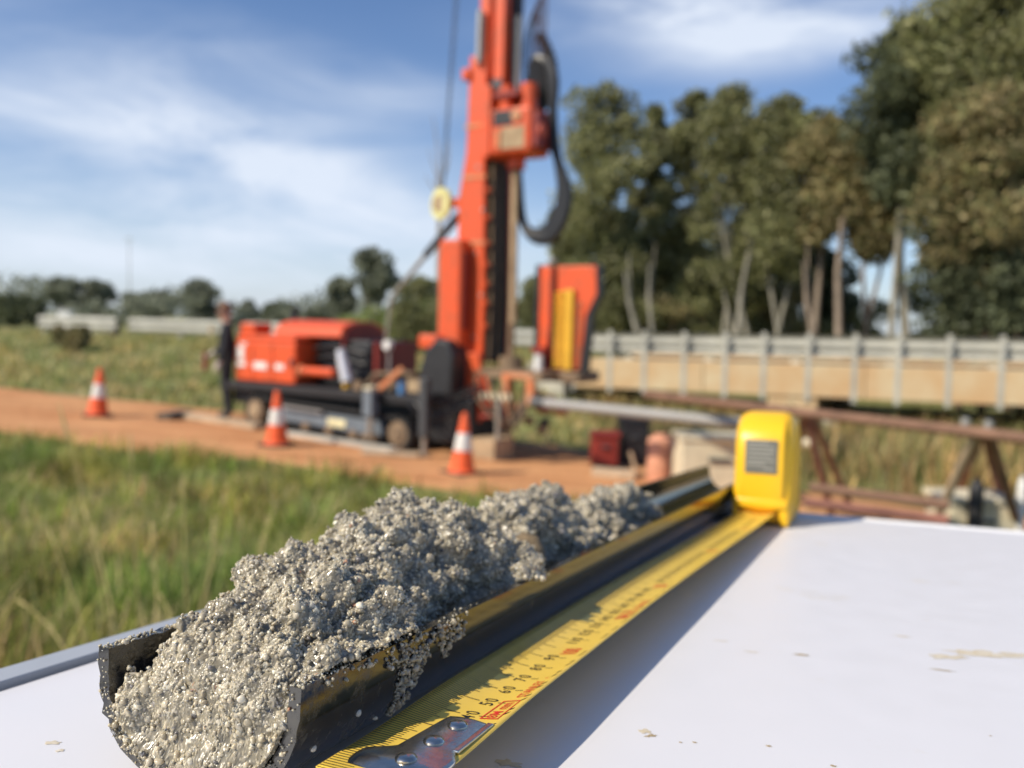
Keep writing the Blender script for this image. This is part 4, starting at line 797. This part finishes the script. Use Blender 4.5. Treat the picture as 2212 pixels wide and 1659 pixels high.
# ---- wet sand
attr_mat('sand_grain', rough=.24, spec=.5, coat=0)
_b = MATS['sand_grain'].node_tree.nodes['Principled BSDF']; _b.inputs['Subsurface Weight'].default_value = .8; _b.inputs['Subsurface Radius'].default_value = (1, .85, .6); _b.inputs['Subsurface Scale'].default_value = .0011
sandm = mat('wet_sand_matrix', (.38, .345, .255), .16, scale=420, col2=(.27, .245, .185), bump=1.0, bscale=1300, spec=.6)
_b = sandm.node_tree.nodes['Principled BSDF']; _b.inputs['Subsurface Weight'].default_value = .55; _b.inputs['Subsurface Radius'].default_value = (1, .85, .6); _b.inputs['Subsurface Scale'].default_value = .0011
PH = [(.1376, .0015), (.1384, .010), (.1394, .0180), (.1415, .0242), (.145, .0290), (.150, .0335), (.157, .0365), (.164, .0405), (.176, .0430), (.191, .0438), (.205, .0442), (.212, .0478), (.220, .0485), (.230, .0485), (.244, .0530), (.255, .0510), (.263, .0480), (.272, .0405), (.280, .030), (.286, .018)]
HL = [(.1376, .003), (.1395, .010), (.143, .0145), (.15, .018), (.165, .022), (.178, .0275), (.19, .031), (.23, .030), (.265, .026), (.286, .012)]
HR = [(.1376, .006), (.1395, .018), (.142, .0225), (.147, .0262), (.165, .0275), (.185, .0275), (.203, .020), (.222, .010), (.245, .011), (.258, .020), (.270, .027), (.278, .022), (.286, .008)]
def ipl(T, x): return np.interp(x, [p[0] for p in T], [p[1] for p in T])
def ico(sub):
    bm = bmesh.new(); bmesh.ops.create_icosphere(bm, subdivisions=sub, radius=1); bm.verts.ensure_lookup_table(); v = np.array([q.co[:] for q in bm.verts]); f = np.array([[a.index for a in q.verts] for q in bm.faces]); bm.free(); return v, f
def grain_cols(n, rs):
    return pal_of(rs.uniform(0, 1, n)) * rs.uniform(.82, 1.15, (n, 1))
def grains(name, P, rad, rs, sub, parent, cols=None, el=.42, flat=False):
    v0, f0 = ico(sub); n = len(P); m = len(v0)
    q = rs.normal(size=(n, 4)); q /= np.linalg.norm(q, axis=1)[:, None]; w, x, y, z = q.T
    Rm = np.stack([1 - 2 * (y * y + z * z), 2 * (x * y - z * w), 2 * (x * z + y * w), 2 * (x * y + z * w), 1 - 2 * (x * x + z * z), 2 * (y * z - x * w), 2 * (x * z - y * w), 2 * (y * z + x * w), 1 - 2 * (x * x + y * y)], 1).reshape(n, 3, 3)
    sc = rad[:, None] * rs.uniform(1 - el, 1 + el, (n, 3)); jit = 1 + rs.normal(scale=.22 if sub == 1 else .12, size=(n, m, 1))
    V = np.einsum('nij,nmj->nmi', Rm, v0[None] * jit * sc[:, None, :]) + P[:, None, :]
    F = (np.arange(n)[:, None, None] * m + f0[None]).reshape(-1, 3); C = np.repeat(grain_cols(n, rs) if cols is None else cols, m, 0)
    o = mesh_np(name, V.reshape(-1, 3), F, MATS['sand_grain'], C, parent, smooth=not flat); return o
def lumps(p, s1=1.0):
    p = Vector(p); a = noise.voronoi(p * 95)[0]; b = noise.voronoi(p * 230 + Vector((5, 3, 1)))[0]
    c = noise.voronoi(p * 480 + Vector((2, 8, 4)))[0]
    return s1 * (.0085 * (.5 - a[0]) + .0042 * (.5 - b[0]) + .0017 * (.5 - c[0])) + .0034 * noise.fractal(p * 55, 1, 2, 3)
def keep_in(P, marg=.0003):
    x = P[..., 0] - VC0; z = P[..., 2] - ZC; r = (np.abs(x / (RI - marg)) ** 2.6 + np.abs(z / (ZI - marg)) ** 2.6) ** (1 / 2.6); bad = (z < 0) & (r > 1) & (P[..., 1] > U0 - .012); k = np.where(bad, 1 / np.maximum(r, 1e-6), 1.)
    Q = P.copy(); Q[..., 0] = VC0 + x * k; Q[..., 2] = ZC + z * k; return Q
def worley(P, cell, seed, jit=.85):
    """nearest jittered point of each sample: distance and an id in 0..1 (vectorised)"""
    q = P / cell; P = P + cell * .16 * np.stack([np.sin(q[:, 1] * 7.1 + 3 * np.sin(q[:, 2] * 5.3)), np.sin(q[:, 2] * 6.7 + 3 * np.sin(q[:, 0] * 5.9)), np.sin(q[:, 0] * 7.7 + 3 * np.sin(q[:, 1] * 4.7))], 1)
    G = np.floor(P / cell).astype(np.int64); best = np.full(len(P), 9.); bid = np.zeros(len(P))
    def hsh(c, k): 
        h = (c[:, 0] * 73856093) ^ (c[:, 1] * 19349663) ^ (c[:, 2] * 83492791) ^ (seed * 2654435 + k * 97531); h = (h ^ (h >> 13)) * 1274126177; h = h ^ (h >> 16); return (h & 0xffff) / 65535.
    for dx in (-1, 0, 1):
        for dy in (-1, 0, 1):
            for dz in (-1, 0, 1):
                c = G + np.array([dx, dy, dz]); pt = (c + .5 + jit * (np.stack([hsh(c, 1), hsh(c, 2), hsh(c, 3)], 1) - .5)) * cell
                v_ = P - pt; ax = np.stack([hsh(c, 7), hsh(c, 8), hsh(c, 9)], 1) - .5; ax /= np.linalg.norm(ax, axis=1)[:, None] + 1e-9; a2 = np.cross(ax, np.array([.3, .9, .2]))
                d = np.maximum(np.sqrt((v_ ** 2).sum(1) * .8 + 1.1 * (v_ * ax).sum(1) ** 2), 1.05 * np.abs((v_ * a2).sum(1)) + .25 * np.abs((v_ * ax).sum(1))); m = d < best; best[m] = d[m]; bid[m] = hsh(c, 5)[m]
    return best, bid
PAL = 1.1 * np.array([(.41, .362, .265), (.46, .405, .30), (.34, .298, .215), (.30, .272, .215), (.55, .495, .385), (.72, .66, .52), (.13, .12, .11), (.19, .18, .175), (.47, .26, .16)])
PCUM = np.cumsum([.29, .22, .22, .14, .085, .014, .012, .016, .003])
def pal_of(r): return PAL[np.minimum(np.searchsorted(PCUM / PCUM[-1], r), 8)]
def soil_patch(T, us, ws, hfun, amp, seed, ngr, rmed, big, subbig=2, fine=3):
    rs = np.random.default_rng(seed); nu, nv = len(us), len(ws); Pm = np.zeros((nu, nv, 3))
    for i, u in enumerate(us):
        for j, t in enumerate(ws): Pm[i, j] = hfun(u, t)
    def normals(Q):
        a = np.gradient(Q, axis=0); b = np.gradient(Q, axis=1); c = np.cross(b, a); ar = np.linalg.norm(c, axis=2); n = c / (ar[..., None] + 1e-15)
        if n[Q.shape[0] // 2, Q.shape[1] // 2, 2] < 0: n = -n
        return a, b, ar, n
    _, _, _, N_ = normals(Pm)
    D = np.array([[lumps(Pm[i, j] + seed) for j in range(nv)] for i in range(nu)]) * amp; D *= (.42 + .58 * sstep(.139, .158, Pm[..., 1])); Pm = Pm + N_ * D[..., None]
    # refine the sheet and press grains into it
    iu = np.linspace(0, nu - 1, (nu - 1) * fine + 1); iv = np.linspace(0, nv - 1, (nv - 1) * fine + 1)
    A_ = np.stack([np.stack([np.interp(iu, np.arange(nu), Pm[:, j, k]) for j in range(nv)], 1) for k in range(3)], 2)
    Pf = np.stack([np.stack([np.interp(iv, np.arange(nv), A_[i, :, k]) for i in range(len(iu))], 0) for k in range(3)], 2)
    _, _, _, Nf = normals(Pf); sh = Pf.shape[:2]; flat_ = Pf.reshape(-1, 3)
    h = np.zeros(len(flat_)); col_ = np.tile(np.array([.26, .23, .165]), (len(flat_), 1))
    for kk, (cell, act, ex) in enumerate(((rmed * 2.3, .6, .8), (rmed * 3.9, .6, .85), (rmed * 7.2, .34, .7))):
        d, b_ = worley(flat_, cell, seed + kk * 11); r_ = cell * (.34 + .26 * ((b_ * 37.7) % 1)); on = b_ < act
        bump = np.where(on & (d < r_), ex * r_ * np.maximum(1 - (d / r_) ** 2.6, 0) ** .55, 0); w = bump > h; h = np.maximum(h, bump)
        col_[w] = pal_of((b_ * 913.7) % 1)[w] * (.74 + .46 * ((b_ * 71.3) % 1))[w][:, None]
    damp = 1 + .28 * np.sin(flat_[:, 1] * 260 + 2 * np.sin(flat_[:, 0] * 330)) * np.sin(flat_[:, 0] * 240 + 2 * np.sin(flat_[:, 2] * 410 + flat_[:, 1] * 130)); col_ = col_ * damp[:, None]
    smear = np.clip(.62 + .75 * np.sin(flat_[:, 1] * 190 + 1.7 * np.sin(flat_[:, 0] * 270)) * np.sin(flat_[:, 0] * 210 + 1.5 + 2 * np.sin(flat_[:, 1] * 150)), .3, 1.); h = h * smear; col_ = col_ * (.80 + .2 * smear)[:, None]
    Pf = keep_in(Pf + Nf * (h - rmed * .4).reshape(sh)[..., None])
    idx = np.arange(sh[0] * sh[1]).reshape(sh); F = np.stack([idx[:-1, :-1].ravel(), idx[1:, :-1].ravel(), idx[1:, 1:].ravel(), idx[:-1, 1:].ravel()], 1)
    mesh_np('sand_mass', Pf.reshape(-1, 3), F, MATS['sand_grain'], col_, T, smooth=True)
    Pm = Pf[::fine, ::fine]; du, dv, ar, N2 = normals(Pm)
    pr = ar.ravel() / ar.sum()
    def pts(n, off):
        k = rs.choice(nu * nv, n, p=pr); i, j = k // nv, k % nv; a = rs.uniform(-.5, .5, (n, 1)); b = rs.uniform(-.5, .5, (n, 1))
        return keep_in(Pm[i, j] + du[i, j] * a + dv[i, j] * b + N2[i, j] * off(n)[:, None], .0006), N2[i, j]
    r_ = np.clip(rmed * np.exp(rs.normal(0, .5, ngr)), rmed * .4, rmed * 2.4); P, _ = pts(ngr, lambda n: r_ * rs.uniform(-.6, .35, n))
    o = grains('sand_grains', P, r_, rs, 1, T); o['kind'] = 'stuff'
    nb = ngr // 3; r_ = rmed * 1.8 * np.exp(rs.normal(0, .3, nb)); P, _ = pts(nb, lambda n: r_ * rs.uniform(-.6, .2, n)); o = grains('coarse_grains', P, r_, rs, subbig, T, flat=True); o['kind'] = 'stuff'
    nc = ngr // 22; P, N3 = pts(nc, lambda n: np.zeros(n)); Q = []       # little stacks of grains that stick out
    for k in range(nc):
        d_ = N3[k] * .7 + np.array([0, 0, .5]) + rs.normal(scale=.4, size=3); d_ /= np.linalg.norm(d_); c = P[k].copy()
        for s_ in range(rs.integers(2, 5)): c = c + d_ * rmed * 1.1 + rs.normal(scale=rmed * .45, size=3); Q.append(c.copy())
    Q = keep_in(np.array(Q), .0008); o = grains('grain_clusters', Q, np.clip(rmed * 1.15 * np.exp(rs.normal(0, .35, len(Q))), rmed * .5, rmed * 2), rs, 2, T, flat=True); o['kind'] = 'stuff'
    P, N3 = pts(big, lambda n: np.zeros(n))
    v0, f0 = ico(2); cs = [(.60, .56, .46), (.52, .48, .39), (.13, .125, .12), (.44, .40, .31), (.17, .16, .16), (.46, .24, .15), (.66, .62, .52)]
    for k in range(big):
        r0 = rmed * rs.uniform(2.0, 3.4); vv = v0 * np.array([1 + .38 * noise.noise(Vector(q * 1.9) + Vector((k * 3.1 + seed, 0, 0))) for q in v0])[:, None] * rs.uniform(.65, 1.1, 3) * r0
        vv[:, 2] *= .85; q = Matrix.Rotation(rs.uniform(0, 6), 3, 'X') @ Matrix.Rotation(rs.uniform(0, 6), 3, 'Y'); vv = vv @ np.array(q)
        c_ = np.array(cs[rs.choice(7, p=[.14, .27, .10, .32, .08, .03, .06])]); mesh_np('pebble', vv + P[k] + N3[k] * r0 * .15, f0, MATS['sand_grain'], np.tile(c_, (len(vv), 1)), T, smooth=True)
    return Pm
def main_h(u, t):
    hl, hr, H = ipl(HL, u), ipl(HR, u), ipl(PH, u); wl = .0262 + .003 * sstep(.155, .19, u); wr = .0262 + .001 * sstep(.145, .165, u) * sstep(.215, .195, u) + .0040 * sstep(.254, .264, u) - .0045 * sstep(.203, .215, u) * sstep(.258, .248, u)
    x = -wl + (wl + wr) * t; base = hl + (hr - hl) * t; dome = max(0., 1 - abs(2 * t - 1) ** 2.4); h = base + (max(H, base * .3) - (hl + hr) / 2) * dome
    if u < .146: h = min(h, H + .003)
    return np.array([VC0 + x, u, max(h, .0015)])
s1 = thing('sand_core', 'large mound of wet grey coarse sand filling the open end of the tube', 'sand', M=MT)
soil_patch(s1, np.concatenate([np.linspace(.1376, .1424, 30), np.linspace(.143, .286, 240)]), np.linspace(0, 1, 130), main_h, 1.0, 11, 9000, .00030, 70)
def clump_h(u0, u1, hmax, wl, wr, tilt):
    def f(u, t):
        s = (u - u0) / (u1 - u0); e = max(0, 1 - abs(2 * s - 1) ** 3.2) ** .5; x = (-wl + (wl + wr) * t); dome = max(0, 1 - abs(2 * t - 1) ** 2.6)
        floor = ZC - ZI * max(1 - abs(x / RI) ** 2.6, 0) ** (1 / 2.6) + .0004; return np.array([VC0 + x, u, floor + (hmax + tilt * (s - .5) - floor) * dome * e])
    return f
s2 = thing('sand_core', 'second sand lump with a flat brown broken face behind the main mound', 'sand', M=MT)
soil_patch(s2, np.linspace(.281, .392, 150), np.linspace(0, 1, 90), clump_h(.281, .392, .046, .0250, .0165, -.006), 1.1, 23, 3500, .00042, 14, 1)
_bf = mesh_np('broken_face', ico(2)[0] * np.array([1 + .25 * noise.noise(Vector(q * 2)) for q in ico(2)[0]])[:, None] * np.array([.010, .007, .013]) + np.array([VC0 + .011, .2935, .024]), ico(2)[1], mat('brown_clay', (.20, .145, .08), .8, scale=300, var=.4, bump=.6, bscale=900), None, s2)
s3 = thing('sand_core', 'last crumbly sand lumps at the inner end of the core', 'sand', M=MT)
soil_patch(s3, np.linspace(.386, .528, 110), np.linspace(0, 1, 60), clump_h(.386, .528, .035, .0235, .017, -.010), 1.35, 37, 2600, .00046, 10, 1)
s4 = thing('sand_core', 'small loose sand lump on the tube floor beside the second lump', 'sand', M=MT)
def small_h(u, t):
    s = (u - .33) / .06; e = max(0, 1 - abs(2 * s - 1) ** 2.5) ** .5; x = .006 + .017 * t; return np.array([VC0 + x, u, .010 + .018 * max(0, 1 - abs(2 * t - 1) ** 2.5) * e])
soil_patch(s4, np.linspace(.33, .39, 50), np.linspace(0, 1, 36), small_h, 1.0, 51, 700, .00044, 4, 1)
def spill():
    T = thing('sand_spill', 'wet sand smeared down the outside of the tube near its open end', 'sand', M=MT); rs = np.random.default_rng(5); P = []
    while len(P) < 620:
        u = rs.uniform(.148, .216); a = rs.uniform(0, 1.15); lim = .03 + .75 * math.exp(-((u - .184) / .006) ** 2) + .25 * math.exp(-((u - .203) / .006) ** 2) + .15 * noise.noise(Vector((u * 240, 0, 0)))
        if a > lim: continue
        rr = RO + rs.uniform(0, .0012) * (1 - a / max(lim, .01) * .6); P.append((VC0 + rr * oval(math.cos(-a), 2.6), u, ZC + (ZO + rr - RO) * oval(math.sin(-a), 2.6)))
    P = np.array(P); o = grains('sand_grains', P, .00034 * np.exp(rs.normal(0, .45, len(P))), rs, 1, T); o['kind'] = 'stuff'
    P = []
    for k in range(420):                                     # rims near the open end
        u = U0 + abs(rs.normal(0, .03)); s = rs.choice([-1, 1]); rr = rs.uniform(RI, RO); P.append((VC0 + s * rr, u, ZC + rs.uniform(0, .0004)))
    for k in range(220):
        a = rs.uniform(0, math.pi); rr = rs.uniform(RI - .0005, RO); P.append((VC0 + rr * oval(math.cos(a), 2.6), U0 - .0003, ZC - (rr - RO + ZO) * oval(math.sin(a), 2.6)))
    P = np.array(P); o = grains('fine_grains', P, .00022 * np.exp(rs.normal(0, .4, len(P))), rs, 1, T); o['kind'] = 'stuff'
    for k in range(4):
        u = rs.uniform(.142, .20); a = rs.uniform(.1, .8); vv, ff = ico(2); vv = vv * .0007 * rs.uniform(.7, 1.3, 3) + np.array([VC0 + RO * oval(math.cos(-a), 2.6), u, ZC + ZO * oval(math.sin(-a), 2.6)]); mesh_np('pebble', vv, ff, MATS['sand_grain'], np.tile((.62, .58, .48), (len(vv), 1)), T, smooth=True)
spill()

# ---- tape measure
tyel = mat('tape_yellow', (.88, .60, .09), .32, var=.05, scale=60); cyel = mat('case_yellow', (.90, .52, .02), .34, var=.04, scale=40, spec=.4); ink = mat('black_print', (.015, .015, .015), .45, var=0); inkr = mat('red_print', (.72, .035, .02), .45, var=0)
chrome = mat('scuffed_chrome', (.68, .63, .54), .2, metal=1, var=.12, scale=300, bump=.12, bscale=700)
BV, BH = -.0888, .0112
TBH, TU0, TMM = .01185, .1385, .00105      # blade half width, its zero, one printed millimetre
def bvc(u): return np.interp(u, [.14, .30, .64], [-.0934, -.0928, -.0890])
tu = lambda u: TU0 + (u - .132) * 1.05
def hb(u, v):
    base = .0126 - .0034 * sstep(.30, .63, u); cur = .0024 * sstep(.15, .20, u); return base + cur * (((v - bvc(u)) / TBH) ** 2 - .45)
tm = thing('tape_measure', 'yellow tape measure with its blade pulled out beside the tube', 'tape measure', M=MT)
us = np.concatenate([np.linspace(.1395, .2, 40), np.linspace(.204, .648, 80)]); wv = np.linspace(-TBH, TBH, 13)
v = np.array([(bvc(u) + w, u, hb(u, bvc(u) + w)) for u in us for w in wv]); i = np.arange(len(v)).reshape(len(us), 13); f = np.stack([i[:-1, :-1].ravel(), i[:-1, 1:].ravel(), i[1:, 1:].ravel(), i[1:, :-1].ravel()], 1)
bl = mesh_np('blade', v, f, tyel, None, tm, smooth=True); sd = bl.modifiers.new('thick', 'SOLIDIFY'); sd.thickness = .0003; sd.offset = -1
def on_blade(pts, faces, name, mt, z=.00010, stuff=False):
    pts = [(float(bvc(tu(u_))) + (v_ - BV) * 1.05, tu(u_)) for v_, u_ in pts]; m = MB().add([(v_, u_, float(hb(u_, v_)) + z) for v_, u_ in pts], faces); o = m.build(name, mt, bl)
    if stuff: o['kind'] = 'stuff'
    return o
pts, fcs = [], []
def q4(a, b, c, d):
    n = len(pts); pts.extend([a, b, c, d]); fcs.append((n, n + 1, n + 2, n + 3))
for s in range(1, 460):
    u = .132 + s * .001; ln = .0102 if s % 10 == 0 else (.0078 if s % 5 == 0 else .0064); w = .00013 if s % 10 else .00016; x0 = BV - BH + .0001
    segs = 4
    for k in range(segs): q4((x0 + ln * k / segs, u - w), (x0 + ln * (k + 1) / segs, u - w), (x0 + ln * (k + 1) / segs, u + w), (x0 + ln * k / segs, u + w))
    if s % 10 == 0 and s % 100:
        for a, b in ((.0118, .0124), (.0150, .0170)): q4((x0 + a, u - w), (x0 + b, u - w), (x0 + b, u + w), (x0 + a, u + w))
        a = BV + BH - .0024; q4((a, u + .0006), (a + .0010, u + .0020), (a + .0014, u + .0034), (a + .0003, u + .0018)); a += .0001; q4((a, u + .0042), (a + .0010, u + .0050), (a + .0012, u + .0060), (a + .0003, u + .0052))
on_blade(pts, fcs, 'graduation_marks', ink, stuff=True)
GL = {}
def glyphs(txt):
    if txt in GL: return GL[txt]
    cu = bpy.data.curves.new('t', 'FONT'); cu.body = txt; cu.size = 1; cu.offset = .002; cu.resolution_u = 3; o = bpy.data.objects.new('t', cu); COL.objects.link(o)
    dg = bpy.context.evaluated_depsgraph_get(); me = bpy.data.meshes.new_from_object(o.evaluated_get(dg)); V_ = np.array([q.co[:2] for q in me.vertices]); F_ = [tuple(p.vertices) for p in me.polygons]
    bpy.data.objects.remove(o); bpy.data.curves.remove(cu); bpy.data.meshes.remove(me); GL[txt] = (V_, F_); return GL[txt]
def put(acc, txt, uc, vc, cap, wid):
    V_, F_ = glyphs(txt); mn, mx = V_.min(0), V_.max(0); n = len(acc[0])
    for x, y in V_: acc[0].append((vc - ((y - mn[1]) / (mx[1] - mn[1]) - .5) * cap, uc + ((x - mn[0]) / (mx[0] - mn[0]) - .5) * wid))
    acc[1].extend(tuple(q + n for q in f) for f in F_)
blackp, redp = ([], []), ([], [])
for s in range(10, 460, 10):
    u = .132 + s * .001; tx = str(s)
    blackp = ([], [])
    if s % 100 == 0: redp = ([], []); put(redp, tx, u - .0028, -.0840, .0050, .0062); on_blade(*redp, 'numeral', inkr, .00013); continue
    if len(tx) == 2: put(blackp, tx[0], u - .0015, -.0872, .0034, .0019); put(blackp, tx[1], u + .0015, -.0872, .0034, .0019)
    else: put(blackp, tx[:2], u - .0024, -.0872, .0034, .0032); put(blackp, tx[2], u + .0015, -.0872, .0034, .0019)
    on_blade(*blackp, 'numeral', ink, .00013)
for k in (0, 1):
    o_ = k * .1; redp = ([], [])
    put(redp, '8M', .1735 + o_, -.0818, .0026, .0044); put(redp, 'mm', .1796 + o_, -.0816, .0019, .0046); bx_ = redp; redp = ([], []); put(redp, 'STANLEY', .1928 + o_, -.0810, .0025, .0134); put(redp, 'R', .2022 + o_, -.0806, .0009, .0008); on_blade(*redp, 'brand_lettering', inkr, .00013); redp = bx_
    for (a, b, c, d) in ((.1703, .1708, -.0838, -.0798), (.1830, .1835, -.0838, -.0798), (.1703, .1835, -.08405, -.0837), (.1703, .1835, -.0799, -.0796)):
        n = len(redp[0]); redp[0].extend([(c, a + o_), (d, a + o_), (d, b + o_), (c, b + o_)]); redp[1].append((n, n + 1, n + 2, n + 3))
    o = on_blade(*redp, 'boxed_lettering', inkr, .00013)
# hook
def hook():
    nu, nv = 40, 18; vs = []
    for i in range(nu):
        u = .1662 - (.1662 - .1252) * i / (nu - 1)
        left = np.interp(u, [.1265, .134, .1395, .1425, .1445, .147, .164, .1675], [-.0992, -.1000, -.0998, -.0980, -.0945, -.0910, -.0895, -.0888]); right = np.interp(u, [.1265, .132, .146, .150, .1675], [-.0772, -.0766, -.0770, -.0793, -.0801])
        dz = -((max(0, .1415 - u) / .013) ** 2) * .0085
        for j in range(nv):
            w = left + (right - left) * j / (nv - 1); e = min(j, nv - 1 - j); dzl = -.0028 * sstep(-.0955, -.1000, w) * sstep(.150, .142, u); vs.append((float(bvc(.15)) + (w - BV) * 1.05, tu(u), float(hb(.15, bvc(.15))) + .0008 + dz + dzl + .0004 * math.sin(math.pi * j / (nv - 1))))
    i = np.arange(nu * nv).reshape(nu, nv); f = np.stack([i[:-1, :-1].ravel(), i[1:, :-1].ravel(), i[1:, 1:].ravel(), i[:-1, 1:].ravel()], 1)
    h = mesh_np('hook', np.array(vs), f, chrome, None, tm, smooth=True); s_ = h.modifiers.new('thick', 'SOLIDIFY'); s_.thickness = .0009; s_.offset = -1; b_ = h.modifiers.new('bev', 'BEVEL'); b_.width = .0002; b_.segments = 2; b_.limit_method = 'ANGLE'
    hz_ = float(hb(.15, bvc(.15))); tv = lambda v: float(bvc(.15)) + (v - BV) * 1.05
    MB().box(tv(-.0800), tv(-.0785), tu(.150), tu(.1665), hz_ + .0002, hz_ + .0010).build('hook_edge', chrome, h, bevel=.0003)
    for u, w in ((.1612, -.0846), (.1516, -.0850), (.1418, -.0856)):
        z = hz_ + .0006 - ((max(0, .1415 - u) / .013) ** 2) * .0085; w = tv(w); u = tu(u)
        MB().lathe([(0, .0014), (.0014, .00135), (.0020, .00115), (.0023, .0008), (.0023, .0005), (.0017, .0003), (.0014, -.0004)], (w, u, z), 24).build('rivet', chrome, h, smooth=True)
hook()
# case: mouth faces back along the blade
def case():
    x0, x1, y0, y1, z1 = BV - .0195, BV + .0215, .640, .716, .083
    prof = [(y0, .012), (y0 - .0005, .030), (y0 + .002, .060), (y0 + .008, .074), (y0 + .018, .0815), (y0 + .034, .0835), (y1 - .018, .081), (y1 - .006, .072), (y1, .055), (y1, .010), (y1 - .006, .001), (y0 + .004, .001), (y0 + .004, .0115)]
    m = MB(); pr_ = []                               # rounded profile, then slices across the width drawn in towards the cheeks
    for k in range(len(prof)):
        a, b, d = (np.array(prof[(k + q) % len(prof)]) for q in (-1, 0, 1)); pr_ += [tuple(b + (a - b) * .18), tuple(b + ((a - b) + (d - b)) * .045), tuple(b + (d - b) * .18)]
    n = len(pr_); cy, cz = (y0 + y1) / 2, .043; rr_ = .0095; sl_ = [0, .0006, .0018, .0036, .006, .0095]; xs_ = [x0 + q for q in sl_] + [x1 - q for q in sl_[::-1]]; vs = []
    for x in xs_:
        q = min(x - x0, x1 - x); ins = rr_ - math.sqrt(max(rr_ ** 2 - max(rr_ - q, 0) ** 2, 0))
        for y, z in pr_:
            L_ = math.hypot(y - cy, z - cz); k_ = 1 - ins / L_ * (.35 if z < .02 else 1); vs.append((x, cy + (y - cy) * k_, cz + (z - cz) * k_))
    m.add(vs, [tuple(range(n)), tuple(range(len(vs) - 1, len(vs) - n - 1, -1))] + [(i_ * n + k, (i_ + 1) * n + k, (i_ + 1) * n + (k + 1) % n, i_ * n + (k + 1) % n) for i_ in range(len(xs_) - 1) for k in range(n)])
    c = m.build('case', cyel, tm, smooth=True)
    m = MB(); fr = [(y0 - .0008, .016), (y0 - .0022, .020), (y0 - .0022, .052), (y0 - .0012, .064), (y0 + .004, .072), (y0 + .012, .0785), (y0 + .016, .072), (y0 + .008, .05), (y0 + .004, .02)]; n = len(fr); xa, xb = x0 + .0048, x1 - .0048
    m.add([(x, y, z) for x in (xa, xb) for y, z in fr], [tuple(range(n)), tuple(range(2 * n - 1, n - 1, -1))] + [(k, k + n, (k + 1) % n + n, (k + 1) % n) for k in range(n)]); m.build('front_pad', cyel, c, bevel=.0016, seg=3, smooth=True)
    MB().box(x0 + .001, x1 - .001, y0 - .0028, y0 + .004, .0125, .0205).build('mouth_lip', cyel, c, bevel=.0022, seg=3, smooth=True)
    MB().box(x1 - .0075, x1 - .0005, y0 - .001, y0 + .012, .0004, .016).build('foot', cyel, c, bevel=.0022, seg=3, smooth=True); MB().box(x0 + .0005, x0 + .0045, y0 - .001, y0 + .012, .0004, .016).build('foot', cyel, c, bevel=.0018, seg=3, smooth=True)
    lb = mat('grey_label', (.15, .145, .12), .5, var=.1, scale=200); lb2 = mat('pale_print', (.34, .33, .28), .5, var=.05)
    l_ = MB().box(BV - .0105, BV + .0125, y0 - .0030, y0 - .0020, .038, .0625).build('window_label', lb, c, bevel=.0008)
    for k, (z, a, b) in enumerate(((.0595, -.009, .006), (.0565, -.009, .010), (.0535, -.009, .0105), (.0505, -.009, .0085), (.047, -.009, .0105), (.0440, -.009, .004), (.0412, .003, .010))): MB().box(BV + a, BV + b, y0 - .0032, y0 - .00302, z, z + .0011).build('label_print', lb2, l_)
    MB().box(x0 + .004, x1 - .008, y0 + .0041, y0 + .012, .002, .0125).build('mouth_cavity', blk, c)
case()
